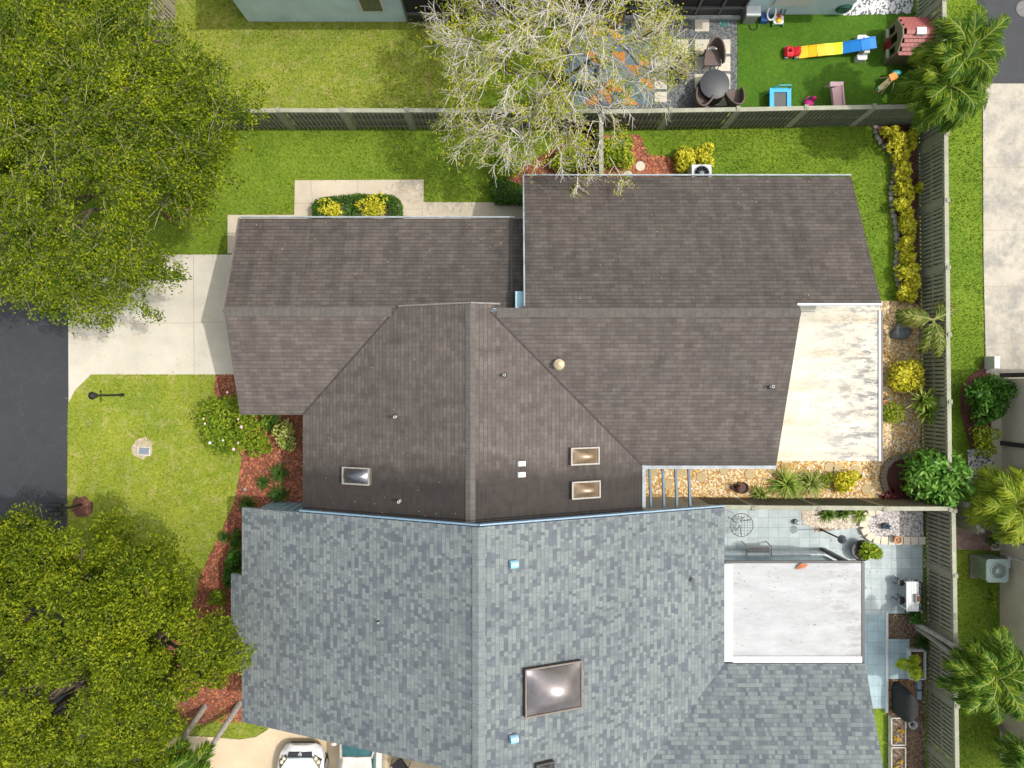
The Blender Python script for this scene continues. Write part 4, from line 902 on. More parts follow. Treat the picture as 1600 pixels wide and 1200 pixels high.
shrub('round yellow croton at the left end of the clipped hedge box', 521, 325, 30, 17, .8, CROT, 760, .1, .065, 6)
shrub('round yellow croton at the right end of the clipped hedge box', 586, 322, 33, 19, .85, CROT, 860, .1, .065, 6)
spiky('spiky dark plant between the two hedge crotons', 551, 330, 19, .6, LIRI, 70, .03, 'dracaena', 'plant', stemh=.25)
def hedge(label, polys, h, n):
    c = G(sum(p[0] for p in polys[0]) / len(polys[0]), sum(p[1] for p in polys[0]) / len(polys[0])); t = thing('hedge', label, 'hedge', (*c, 0)); Cs = []
    core = MB()
    for px in polys:
        poly = [tuple(P(x, y, h)[:2]) for x, y in px]; cx = sum(p[0] for p in poly) / len(poly); cy = sum(p[1] for p in poly) / len(poly)
        core.prism([(cx + (x - cx) * .9, cy + (y - cy) * .86) for x, y in poly], 0, h * .93)
        xs = [p[0] for p in poly]; ys = [p[1] for p in poly]; X = RNG.uniform(min(xs), max(xs), n * 3); Y = RNG.uniform(min(ys), max(ys), n * 3); k = inpoly(X, Y, poly); X = X[k][:n]; Y = Y[k][:n]
        Cs.append(np.stack([X, Y, h + RNG.normal(size=len(X)) * .03], 1))
        for i in range(len(poly)):
            a, b = np.array(poly[i]), np.array(poly[(i + 1) % len(poly)]); m_ = int(np.linalg.norm(b - a) * h * 500); u = RNG.random((m_, 1)); q = a + (b - a) * u + RNG.normal(size=(m_, 2)) * .025
            Cs.append(np.concatenate([q, RNG.uniform(.03, h, (m_, 1))], 1))
    mesh_np('foliage', leaves_np(np.concatenate(Cs), .07, .045, .5), 4, HEDGE, t)
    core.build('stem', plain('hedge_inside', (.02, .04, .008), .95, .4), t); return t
hedge('clipped dark green hedge box framing two yellow crotons by the walkway', [[(488, 342), (487, 322), (493, 312), (508, 308), (560, 303), (612, 305), (622, 311), (626, 320), (626, 342), (614, 342), (612, 322), (600, 315), (560, 313), (515, 317), (502, 326), (500, 342)]], .55, 1500)
hedge('low clipped hedge end at brown roof corner under the bare tree', [[(766, 281), (790, 279), (830, 296), (830, 316), (775, 314), (768, 300)]], .6, 900)
shrub('leafy flowering bush left under the bare tree', 790, 258, 28, 22, .9, HIB, 700, .13, .08, 7)
hb = shrub('broad hibiscus bush with pink and white flowers beside the garage roof corner', 362, 662, 54, 50, 1.5, HIB, 3600, .12, .07, 16, fluff=.4)
PINK = plain('pale_pink_petal', (.72, .50, .50), .6, .1); PETW = plain('white_petal', (.72, .68, .66), .6, .05)
for i, (px, py) in enumerate(((377, 667), (365, 702), (328, 692), (320, 662), (348, 688), (372, 692), (318, 654), (355, 613), (372, 655))):
    p = P(px, py, 1.5); mb = MB(); r = .055 if i < 3 else .038
    for k in range(5):
        a = 2 * math.pi * k / 5; mb.ellip((p.x + math.cos(a) * r * .6, p.y + math.sin(a) * r * .6, p.z), (r * .55, r * .55, .02), 7, 4)
    mb.ellip((p.x, p.y, p.z + .02), (r * .22, r * .22, .03), 6, 4, 1)
    mb.build('flower', [PETW if i in (2, 3, 4, 7) else PINK, plain('pink_flower_eye', (.5, .08, .12), .6)], hb)
shrub('green bush with brown tips between hibiscus and variegated shrub', 408, 697, 22, 20, .8, HIB, 600, .1, .06, 6)
shrub('pale yellow variegated shrub in the nook of the brown roof', 447, 683, 20, 26, 1.0, VARI, 520, .12, .075, 7, fluff=.2)
for px, py, r, lab in ((424, 660, 17, 'dark liriope clump against the garage roof edge'), (437, 738, 15, 'dark liriope clump highest in the open red mulch'), (413, 753, 10, 'small pale liriope clump left in the open red mulch'), (437, 772, 15, 'dark liriope clump just above the blue batten wall'), (390, 788, 14, 'dark liriope clump beside the grey roof top corner'), (352, 838, 8, 'little yellowish liriope at the mulch bed waist')):
    spiky(lab, px, py, r * 1.15, .45, LIRI, 130, .016, 'liriope')
shrub('shaded dark shrub hugging the grey roof below the mulch bed waist', 370, 843, 12, 16, .8, HEDGE, 420, .11, .06, 5)
shrub('long dark leafy shrub under the grey roof step', 364, 890, 14, 32, 1.1, DEEP, 800, .17, .07, 7)
shrub('mid green shrub at the foot of the clumped tree by the roof', 340, 935, 20, 14, .8, HIB, 500, .11, .06, 5)
# right hand garden
shrub('low olive green shrub beside the patio roof gutter', 1394, 645, 19, 17, .7, CROT2, 650, .11, .06, 7)
spiky('spiky bright green dracaena leaning on the fence', 1447, 632, 33, 1.0, DRAC, 190, .045, 'dracaena', 'plant', 3, .28, .7, .02, None, .7)
shrub('broad schefflera bush with glossy green fingers over the fence corner', 1466, 748, 50, 46, 2.3, SCHEF, 2200, .27, .10, 13, up=.5, fluff=.5)
shrub('dark glossy green bush on the maroon mulch by the grey patio', 1548, 624, 35, 42, 1.5, DEEP, 1700, .22, .11, 11, up=.6, fluff=.5)
shrub('yellowish speckled shrub below the dark glossy bush', 1543, 688, 22, 26, 1.1, CROT2, 900, .10, .055, 8)
for px, py, lab in ((1428, 718, 'red cordyline at the top of the brick ringed bed'), (1392, 768, 'red cordyline at the lower left of the brick ringed bed'), (1420, 768, 'red cordyline at the lower middle of the brick ringed bed'), (1383, 779, 'dark red cordyline by the fence below the brick arc')):
    spiky(lab, px, py, 14, .45, REDL, 34, .04, 'cordyline')
spiky('pale spider plant in front of the patio fence beside the rusty fire bowl', 1186, 771, 17, .5, SPID, 80, .026, 'spider_plant')
spiky('large arching grass plant at the patio roof corner', 1226, 755, 30, .8, DRAC, 150, .03, 'grass_clump')
spiky('second arching grass plant, between the large one and the yellow croton', 1264, 754, 24, .7, SPID, 120, .03, 'grass_clump')
shrub('yellow croton on golden gravel by the patio fence', 1322, 752, 26, 18, .7, CROT, 620, .13, .085, 6)
shrub('dark sprig plant left of the gravel croton', 1296, 750, 14, 14, .5, CROT2, 260, .1, .05, 4)
for px, py, r, lab in ((1290, 802, 16, 'strappy green plant, left one by the cream pebbles'), (1316, 800, 15, 'strappy green plant, middle one by the cream pebbles'), (1340, 803, 13, 'strappy yellowish plant beside the oval pebble bed')):
    spiky(lab, px, py, r, .5, GREEN if px < 1330 else DRAC, 60, .035, 'strap_plant')
spiky('dark spiky tuft at the foot of the twin palm', 1444, 1003, 21, .5, LIRI, 110, .02, 'grass_clump')
shrub('dark shrub beside the white garden table end', 1433, 965, 14, 13, .7, DEEP, 260, .14, .07, 5)
shrub('scrubby low weeds under the beige house air conditioner', 1556, 842, 14, 16, .5, HEDGE, 260, .09, .05, 4)
shrub('patchy brown weeds along the beige wall foot', 1552, 935, 8, 20, .3, CROT2, 140, .07, .04, 4)
# ------------------------------------------------------------------ stones and bricks laid one by one
M_STONE = plain('edging_stone_grey', (.24, .22, .19), .9, .25, 9, bmp=.5); M_CREAM = concrete('cream_block', (.62, .57, .46), (.8, .7, .5), .4, False)
def along(px, step):
    pts = [Vector((*G(*p), 0)) for p in px]; out = []; carry = 0
    for a, b in zip(pts, pts[1:]):
        L = (b - a).length; d = (b - a) / L; x = carry
        while x < L: out.append((a + d * x, math.atan2(d.y, d.x))); x += step
        carry = x - L
    return out
def rock(mb, c, r, seed):
    rg = random.Random(seed); n = 9; prof = [(.75, 0), (1, .35), (.92, .75), (.5, 1.0)]
    V = []; I = []
    ph = [rg.uniform(.8, 1.18) for _ in range(n)]
    for rr, z in prof:
        for k in range(n):
            a = 2 * math.pi * k / n; V.append((c[0] + r[0] * rr * ph[k] * math.cos(a), c[1] + r[1] * rr * ph[k] * math.sin(a), c[2] + r[2] * z * rg.uniform(.9, 1.08)))
    for i in range(3):
        for k in range(n): k2 = (k + 1) % n; I.append((i * n + k, i * n + k2, (i + 1) * n + k2, (i + 1) * n + k))
    I.append(tuple(range(3 * n, 4 * n))); mb.faces(V, I)
protos = []
for i in range(4):
    mb = MB(); rock(mb, (0, 0, 0), (.125, .115, .13), i); o = mb.build('edging_stone', M_STONE, None, True); protos.append(o)
used = set()
for i, (p, a) in enumerate(along(BEDL, .225)):
    j = i % 4; o = protos[j]
    if j in used: o = o.copy(); COL.objects.link(o)
    used.add(j); o.location = (p.x - .02, p.y, 0); o.rotation_euler = (0, 0, a + RNG.uniform(-.3, .3)); s = RNG.uniform(.85, 1.15); o.scale = (s, s, s)
    tag(o, 'grey rounded edging stone in the curved row between lawn and yellow shrubs', 'edging stone', 'stones edging the yellow shrub bed')
pb = MB(); pb.hexa([(-.14, -.16, 0), (.14, -.16, 0), (.14, .16, 0), (-.14, .16, 0)], [(-.13, -.15, .2), (.13, -.15, .2), (.13, .15, .2), (-.13, .15, .2)]); pb = pb.build('kerb_block', M_CREAM)
ring = [(1436, 843), (1380, 843), (1362, 841), (1351, 833), (1345, 820), (1347, 808), (1356, 799), (1372, 795)]
for i, (p, a) in enumerate(along(ring, .292)):
    o = pb if i == 0 else pb.copy()
    if i: COL.objects.link(o)
    o.location = (p.x, p.y, .02); o.rotation_euler = (0, 0, a + RNG.uniform(-.05, .05)); tag(o, 'cream concrete block in the rim around the oval grey pebble bed', 'kerb block', 'cream blocks rimming the pebble bed')
bb = MB(); bb.box((0, 0, .09), (.115, .21, .18)); bb = bb.build('edging_brick', plain('brown_grey_brick', (.26, .21, .16), .9, .25, 8, bmp=.3))
for i, (p, a) in enumerate(along([(1438, 712), (1405, 712), (1390, 718), (1380, 730), (1377, 745), (1380, 760), (1388, 774)], .13)):
    o = bb if i == 0 else bb.copy()
    if i: COL.objects.link(o)
    o.location = (p.x, p.y, 0); o.rotation_euler = (0, 0, a); tag(o, 'brown brick in the half round edging of the maroon mulch bed', 'brick', 'bricks edging the half round bed')
M_STEP = concrete('stepping_stone_face', (.56, .53, .45), (.6, .55, .5), .5, False, rough=.9)
def sq(lab, x0, y0, x1, y1):
    a, b = G(x0, y1), G(x1, y0); m = MB(); m.hexa([(a[0], a[1], 0), (b[0], a[1], 0), (b[0], b[1], 0), (a[0], b[1], 0)], [(a[0] + .01, a[1] + .01, .045), (b[0] - .01, a[1] + .01, .045), (b[0] - .01, b[1] - .01, .045), (a[0] + .01, b[1] - .01, .045)])
    tag(m.build('stepping_stone', M_STEP, None, at=((a[0] + b[0]) / 2, (a[1] + b[1]) / 2, 0)), lab, 'paving slab', 'square slabs in the dark gravel patio')
sq('square pale slab nearest the dark porch, alone above the slab rows', 1085, 26, 1108, 50)
for r, (y0, y1) in enumerate(((62, 85), (89, 112), (116, 140))):
    for c, (x0, x1) in enumerate(((1022, 1042), (1051, 1075), (1085, 1108), (1117, 1141))):
        if (r, c) == (2, 1): continue
        sq(f"square pale slab, {['top', 'middle', 'bottom'][r]} row of the dark gravel patio, {['first beside the patterned rug', 'second from the patterned rug', 'third from the rug', 'last before the turf'][c]}", x0, y0, x1, y1)
sq('square pale slab beneath the round black table end', 1117, 144, 1141, 166); sq('square pale slab nearest the turf fence, beside the rug', 1022, 144, 1042, 160)
def rnd(lab, px, py, r, mat, grp):
    c = G(px, py); m = MB(); m.lathe((c[0], c[1], 0), [(r, 0), (r, .05), (r * .96, .06), (.01, .06)], 24); tag(m.build('stepping_stone', mat, None, at=(c[0], c[1], 0)), lab, 'stepping stone', grp)
rnd('round cream stepping stone with small mark on red mulch', 1000, 260, .19, M_STEP, 'round stones on the red mulch'); rnd('round cream stepping stone half tucked under the brown eave', 981, 275, .19, M_STEP, 'round stones on the red mulch')
M_GS = concrete('golden_stepping_stone', (.46, .36, .20), (.8, .75, .6), .5, False)
for px, py, lab in ((1018, 738, 'at the trellis beams, beside the house wall'), (1043, 756, 'between the second and third trellis beam'), (1064, 738, 'under the third and fourth trellis beam'), (1095, 745, 'first one right of the trellis beams'), (1131, 733, 'partly hidden by the gutter'), (1171, 740, 'above the rusty fire bowl'), (1205, 731, 'tucked behind the arching grass'), (1295, 730, 'below the patio roof, left of the croton'), (1336, 735, 'just above the gravel croton'), (1353, 764, 'right of the gravel croton near the brick bed'), (1308, 733, 'half covered by gravel under the patio roof edge')):
    rnd('round golden stepping stone in gravel, ' + lab, px, py, .2, M_GS, 'round stones in the golden gravel')
c = P(1408, 518, .2); mb = MB()
mb.ellip((c.x, c.y, .16), (.35, .37, .26), 18, 12); rgb_ = random.Random(4); mb.v = [(x + .05 * math.sin(9 * y + 5 * z) , y + .05 * math.sin(8 * x + 3 * z), z + .05 * math.sin(7 * x - 6 * y) + rgb_.uniform(-.015, .015)) for x, y, z in mb.v]; t = mb.build('boulder', plain('dark_boulder', (.11, .115, .125), .85, .45, 5, bmp=.6), None, True, at=(c.x, c.y, 0)); tag(t, 'dark grey boulder on golden gravel beside the young palm', 'boulder')
# scattered pebbles and chips that stand off the ground sheets
def chips(name, px, holes, n, r, mats_, z, flat=.5):
    poly = [G(*p) for p in px]; xs = [p[0] for p in poly]; ys = [p[1] for p in poly]; X = RNG.uniform(min(xs), max(xs), n * 3); Y = RNG.uniform(min(ys), max(ys), n * 3); k = inpoly(X, Y, poly)
    for hp in holes: k &= ~inpoly(X, Y, [G(*p) for p in hp])
    X = X[k][:n]; Y = Y[k][:n]; m = len(X); a = RNG.uniform(0, 6.28, m); rr = r * RNG.uniform(.6, 1.5, m); el = RNG.uniform(.35 if flat < .3 else .65, 1, m)
    z0 = np.full(m, z); ca, sa = np.cos(a), np.sin(a)
    corner = lambda u, v, w: np.stack([X + rr * (ca * u - sa * v * el), Y + rr * (sa * u + ca * v * el), z0 + rr * w], 1)
    top = [corner(.6, .6, flat + .25 * 0), corner(-.6, .6, flat * 1.1), corner(-.6, -.6, flat), corner(.6, -.6, flat * .9)]; bot = [corner(1, 1, 0), corner(-1, 1, 0), corner(-1, -1, 0), corner(1, -1, 0)]
    Q = [np.stack(top, 1)] + [np.stack([bot[i], top[i], top[(i + 1) % 4], bot[(i + 1) % 4]], 1) for i in range(4)]
    # keep each pebble one island: shared vertices
    V = np.concatenate([np.stack(top, 1), np.stack(bot, 1)], 1).reshape(-1, 3); base = (np.arange(m) * 8)[:, None]
    I = np.concatenate([base + np.array(f) for f in ((0, 1, 2, 3), (4, 0, 3, 7), (5, 1, 0, 4), (6, 2, 1, 5), (7, 3, 2, 6))])
    me = bpy.data.meshes.new(name); o = link(name, me); me.vertices.add(len(V)); me.vertices.foreach_set('co', V.astype(np.float32).ravel())
    me.loops.add(I.size); me.loops.foreach_set('vertex_index', I.ravel().astype(np.int32)); me.polygons.add(len(I)); me.polygons.foreach_set('loop_start', np.arange(0, I.size, 4, dtype=np.int32))
    me.materials.append(mats_); me.update(calc_edges=True); me.validate(); return tag(o, kind='stuff')
def chipmat(name, cols):
    m, nt, b = newmat(name); g = nt.nodes.new('ShaderNodeNewGeometry'); nt.links.new(ramp(nt, g.outputs['Random Per Island'], [(i / (len(cols) - 1), c) for i, c in enumerate(cols)], 'CONSTANT'), b.inputs['Base Color']); b.inputs['Roughness'].default_value = .75; return m
cg = chipmat('golden_pebble', [(.5, .28, .07), (.6, .42, .15), (.68, .55, .32), (.36, .2, .07), (.7, .62, .5), (.55, .36, .18)]); cm = chipmat('mulch_chip', [(.14, .04, .02), (.30, .085, .04), (.42, .15, .07), (.5, .26, .16)]); cw = chipmat('white_pebble', [(.66, .66, .66), (.12, .13, .14), (.6, .6, .62), (.45, .45, .46)])
cgp = chipmat('grey_chip', [(.44, .4, .39), (.22, .2, .2), (.58, .56, .55), (.32, .29, .29)]); cdg = chipmat('slate_chip', [(.08, .09, .095), (.17, .185, .19), (.27, .285, .29)]); cso = chipmat('soil_chip', [(.07, .04, .025), (.14, .085, .05), (.2, .13, .08), (.42, .36, .3)])
chips('golden_pebbles', [(992, 705), (1376, 700), (1376, 478), (1438, 478), (1441, 778), (992, 778)], [HB, [(1240, 470), (1376, 470), (1376, 715), (1240, 715)]], 14000, .032, cg, .02)
chips('red_mulch_chips', BED, [], 9000, .035, cm, .02, .25); chips('red_mulch_chips', [(940, 290), (940, 212), (1000, 212), (1015, 243), (1052, 247), (1058, 290)], [], 2200, .035, cm, .02, .25)
chips('white_pebbles', [(1327, -5), (1424, -5), (1424, 20), (1316, 23)], [], 1500, .05, cw, .045); chips('oval_bed_pebbles', OV, [], 3000, .033, cgp, .16)
chips('shell_pebbles', [(1513, 703), (1550, 703), (1551, 752), (1512, 756)], [], 900, .04, cw, .03); chips('slate_chips', [(1020, 25), (1151, 25), (1151, 170), (1020, 170)], [], 7000, .03, cdg, .012); chips('soil_chips', [(1387, 960), (1440, 960), (1442, 1200), (1387, 1200)], [], 3500, .035, cso, .02, .3)
chips('cream_pebbles', [(1253, 789), (1342, 789), (1344, 822), (1318, 826), (1272, 822), (1253, 818)], [], 1300, .04, chipmat('cream_chip', [(.44, .36, .28), (.56, .52, .44), (.3, .22, .15)]), .05)
# leaf litter on the lawns
lit = leafmat('dry_leaf_litter', [(.20, .12, .04), (.34, .22, .08), (.45, .35, .12), (.5, .48, .3)], .1)
def litter(px, n, s=.06):
    poly = [G(*p) for p in px]; xs = [p[0] for p in poly]; ys = [p[1] for p in poly]; X = RNG.uniform(min(xs), max(xs), n); Y = RNG.uniform(min(ys), max(ys), n); k = inpoly(X, Y, poly)
    C = np.stack([X[k], Y[k], RNG.uniform(.045, .06, k.sum())], 1); tag(mesh_np('leaf_litter', leaves_np(C, s, s * .6, 3.0), 4, lit), kind='stuff')
litter(L_FRONT, 260); litter(L_BACK, 260); litter(L_SIDE, 260); litter([(1387, 500), (1440, 500), (1440, 780), (1000, 780), (1000, 735), (1376, 735)], 350); litter([(1240, 790), (1440, 790), (1440, 955), (1350, 955)], 90, .07); litter([(262, 398), (355, 398), (355, 585), (110, 585), (110, 480)], 70, .05)

def rooflitter(x0, x1, y0, y1, zf, n, s=.05):
    X = RNG.uniform(x0, x1, n); Y = y0 + (y1 - y0) * RNG.random(n) ** 1.6; C = np.stack([X, Y, zf(X, Y) + .02], 1); tag(mesh_np('leaf_litter', leaves_np(C, s, s * .6, 4.0), 4, lit), kind='stuff')
rooflitter(.5, 11.8, 7.25, 2.7, lambda x, y: 2.8 + (7.29 - y) * .441, 60, .04); rooflitter(-9.4, -.1, 5.7, 2.6, lambda x, y: 2.8 + (5.81 - y) * .41, 50, .04); rooflitter(-7.2, -1.5, -4.4, 1.0, lambda x, y: ZR + (x - RR) * S, 30, .04); rooflitter(7.9, 12.3, -6.5, -9.6, lambda x, y: 2.51 + 0 * x, 60); rooflitter(9.4, 12.9, 2.5, -2.6, lambda x, y: 2.71 + 0 * x, 70)
# ------------------------------------------------------------------ front garden
def T(name, lab, cat, px, py, z=0, grp=None): p = P(px, py, z); return thing(name, lab, cat, (p.x, p.y, z), grp), p
t, b = T('lamp_post', 'black lamp post with ladder bar on the front lawn beside driveway', 'lamp post', 192, 617)
MB().lathe((b.x, b.y, 0), [(.07, 0), (.06, .1), (.042, .14), (.036, 1.75), (.05, 1.78)], 12).build('pole', M_BLACK, t, True)
MB().bar((b.x, b.y - .26, 1.5), (b.x, b.y + .2, 1.5), .025, .025).build('ladder_bar', M_BLACK, t)
lm = MB().lathe((b.x, b.y, 1.76), [(.05, 0), (.09, .03), (.13, .28), (.15, .29), (.10, .36), (.03, .42), (.01, .44)], 8).build('lantern', M_BLACK, t)
MB().lathe((b.x, b.y, 1.80), [(.08, 0), (.115, .22), (.1, .23)], 8).build('pane', glassy('lantern_glass', (.2, .2, .19), .1), lm)
t, b = T('mailbox', 'twin black mailboxes on a single post by the road edge', 'mailbox', 127, 788)
MB().tube([(b.x, b.y, 0), (b.x, b.y, 1.0)], .045, 8).build('post', M_BLACK, t)
mb = MB(); mb.bar((b.x + .05, b.y, .96), (b.x - .5, b.y - .05, .96), .05, .05); mb.bar((b.x - .3, b.y - .3, .985), (b.x - .3, b.y + .26, .985), .09, .04); mb.build('arm', M_BLACK, t)
for s in (-.17, .15):
    mb = MB(); n = 8; pr = [(-.085, 0), (.085, 0)] + [(.085 * math.cos(a), .12 + .085 * math.sin(a)) for a in [math.pi * i / n for i in range(n + 1)]]
    mb.hexa([(b.x - .58, b.y + s + y, 1.0 + z) for y, z in pr], [(b.x - .06, b.y + s + y, 1.0 + z) for y, z in pr]); bx = mb.build('box', M_BLACK, t)
    MB().box((b.x - .59, b.y + s, 1.1), (.015, .15, .17)).build('door', plain('charcoal_paint', (.03, .03, .032), .5), bx)
t, b = T('utility_box', 'grey blue utility box cover set in bare patch of front lawn', 'utility cover', 225.5, 704.5)
MB().prism([(b.x - .26, b.y - .17), (b.x + .25, b.y - .2), (b.x + .27, b.y + .15), (b.x - .24, b.y + .19)], -.05, .035).build('collar', plain('pale_concrete_collar', (.48, .45, .38), .9, .2, 8), t)
MB().prism([(b.x - .2, b.y - .12), (b.x + .19, b.y - .14), (b.x + .2, b.y + .11), (b.x - .18, b.y + .14)], 0, .05).build('lid', plain('blue_grey_lid', (.17, .21, .26), .6, .15, 12, bmp=.3), t)
t, b = T('garden_light', 'small grey garden light stuck in the red mulch bed', 'garden light', 386, 763)
MB().tube([(b.x, b.y, 0), (b.x, b.y, .22)], .015, 6).build('stake', M_BLACK, t); MB().lathe((b.x, b.y, .2), [(.03, 0), (.06, .02), (.07, .05), (.02, .08)], 10).build('lamp_head', plain('grey_lamp', (.25, .25, .24), .5), t, True)

# ------------------------------------------------------------------ cars on the tan driveway
def profile_loft(mb, secs, mi=0):       # secs: list of rings (same length)
    n = len(secs[0]); V = [p for s in secs for p in s]; I = []
    for i in range(len(secs) - 1):
        for k in range(n): k2 = (k + 1) % n; I.append((i * n + k, i * n + k2, (i + 1) * n + k2, (i + 1) * n + k))
    I.append(tuple(range(n - 1, -1, -1))); I.append(tuple(range((len(secs) - 1) * n, len(secs) * n))); mb.faces(V, I, mi)
def carring(cx, y, hw, z0, z1, rnd_=.16, crown=.05):
    q = []
    for sx, sz in ((-1, 0), (-1, 1), (-.6, 1), (0, 1), (.6, 1), (1, 1), (1, 0), (.7, 0), (-.7, 0)):
        if sz: z = z1 + (crown if abs(sx) < .3 else (crown * .7 if abs(sx) < .8 else -rnd_)); x = hw * sx * (1 if abs(sx) == 1 else 1)
        else: z = z0 if abs(sx) < .9 else z0 + .12; x = hw * sx
        q.append((cx + x, y, z))
    return q
def car(label, cx, yf, hw, hood, roof, paint, glass, seg):
    # nose points to +y; yf is the front bumper; seg: (bonnet length, screen length, roof length)
    t = thing('car', label, 'car', (cx, yf - 2.2, 0)); bl, sl, rl = seg; L = bl + sl + rl + .9
    mb = MB(); rings = []
    for y, k, z1, z0 in ((0, .62, .55, .32), (-.10, .78, .62, .24), (-.28, .90, hood - .12, .22), (-.55, .97, hood - .05, .2), (-bl * .7, 1, hood + .02, .2), (-bl - .1, 1, hood + .08, .2), (-L * .6, 1, hood + .1, .2), (-L + .3, .97, hood + .08, .22), (-L, .85, hood - .1, .3)):
        rings.append(carring(cx, yf + y, hw * k, z0, z1, .14, .05))
    profile_loft(mb, rings); body = mb.build('body', paint, t, True)
    mb = MB(); r2 = []
    for y, k, z1 in ((-bl - .05, .80, hood + .12), (-bl - sl, .68, roof), (-bl - sl - rl, .66, roof - .02), (-L + .25, .74, hood + .14)):
        r2.append([(cx - hw * k - .08, yf + y, hood + .04), (cx - hw * k, yf + y, z1 - .05), (cx - hw * k * .7, yf + y, z1), (cx, yf + y, z1 + .02), (cx + hw * k * .7, yf + y, z1), (cx + hw * k, yf + y, z1 - .05), (cx + hw * k + .08, yf + y, hood + .04)])
    profile_loft(mb, r2); mb.build('window', glass, t, True)
    mb = MB(); rr = []
    for y in (-bl - sl + .06, -bl - sl - .25, -bl - sl - rl * .6, -bl - sl - rl - .05):
        w = hw * (.66 if y > -bl - sl else .70); rr.append([(cx - w, yf + y, roof - .03), (cx - w * .9, yf + y, roof + .02), (cx, yf + y, roof + .05), (cx + w * .9, yf + y, roof + .02), (cx + w, yf + y, roof - .03), (cx, yf + y, roof - .04)])
    profile_loft(mb, rr); mb.build('roof', paint, t, True)
    for s in (-1, 1):
        mb = MB(); mb.bar((cx + s * hw * .90, yf - bl - .02, hood + .1), (cx + s * hw * .70, yf - bl - sl, roof - .01), .07, .06); mb.build('pillar', paint, t)
        mb = MB(); a, bq = (cx + s * hw * .60, yf - .24), (cx + s * hw * .86, yf - .58); mb.hexa([(a[0], a[1] + .02, .62), (bq[0] + s * .06, bq[1] + .1, .62), (bq[0] + s * .02, bq[1] - .16, .66), (a[0] - s * .06, a[1] - .12, .66)], [(a[0], a[1] - .03, hood - .1), (bq[0] + s * .03, bq[1] + .06, hood - .08), (bq[0] - s * .02, bq[1] - .2, hood + .025), (a[0] - s * .04, a[1] - .18, hood - .02)])
        hl = mb.build('headlight', glassy('headlamp_lens', (.10, .085, .06), .1), t); mb = MB()
        for u in (.3, .7): mb.ellip((a[0] + (bq[0] - a[0]) * u, a[1] + (bq[1] - a[1]) * u - .05, hood - .05), (.07, .08, .05), 10, 6)
        mb.build('lamp', glassy('warm_reflector', (.7, .6, .42), .15), hl, True)
        mb = MB(); mb.ellip((cx + s * (hw + .14), yf - bl - .35, hood + .2), (.13, .08, .085), 10, 6); mb.bar((cx + s * (hw - .05), yf - bl - .35, hood + .12), (cx + s * (hw + .1), yf - bl - .35, hood + .18), .05, .04); mb.build('mirror', paint, t, True)
        for y in (-.85, -L + .85):
            mb = MB(); mb.tube([(cx + s * (hw - .2), yf + y, .32), (cx + s * (hw + .0), yf + y, .32)], .32, 20); wh = mb.build('wheel', plain('tyre_rubber', (.02, .02, .02), .85), t)
            MB().tube([(cx + s * (hw - .02), yf + y, .32), (cx + s * (hw + .012), yf + y, .32)], .2, 16).build('rim', M_ALU, wh)
        MB().bar((cx + s * (hw + .012), yf - bl - 1.15, hood - .05), (cx + s * (hw + .012), yf - bl - 1.35, hood - .05), .02, .03).build('door_handle', M_ALU, t)
    mb = MB(); mb.hexa([(cx - hw * .46, yf - .14, .58), (cx + hw * .46, yf - .14, .58), (cx + hw * .50, yf - .26, .60), (cx - hw * .50, yf - .26, .60)], [(cx - hw * .5, yf - .19, hood - .10), (cx + hw * .5, yf - .19, hood - .10), (cx + hw * .54, yf - .36, hood - .015), (cx - hw * .54, yf - .36, hood - .015)]); gr = mb.build('grille', plain('dark_grille', (.035, .035, .045), .35), t)
    mb = MB(); mb.lathe((cx, yf - .24, hood - .07), [(.075, 0), (.075, .06), (.05, .066), (.045, .05), (.01, .05)], 16); mb.build('badge', plain('chrome', (.7, .7, .72), .15, .05, 6, 1), gr)
    MB().bar((cx - hw * .62, yf - .34, hood + .0), (cx + hw * .62, yf - .34, hood + .0), .05, .03).build('bonnet_gap', plain('dark_teal_trim', (.10, .15, .16), .5), t)
    MB().bar((cx - hw * .5, yf + .0, .36), (cx + hw * .5, yf + .0, .36), .05, .1).build('bumper_intake', M_BLACK, t)
    return t
PAINT = glassy('white_car_paint', (.74, .75, .77), .18, 0, .6); PAINT2 = glassy('champagne_paint', (.60, .54, .50), .25, 0, .6)
car('white sedan with curved nose, dark grille and round badge on tan driveway', -8.05, -13.82, .89, .84, 1.42, PAINT, glassy('dark_car_glass', (.03, .035, .04), .06), (1.25, .75, 1.5))
car('tall champagne coloured vehicle with teal windscreen tucked against the grey eave', -5.72, -12.0, .80, 1.0, 1.66, PAINT2, glassy('teal_windscreen', (.05, .15, .17), .06), (1.10, .66, 2.2))
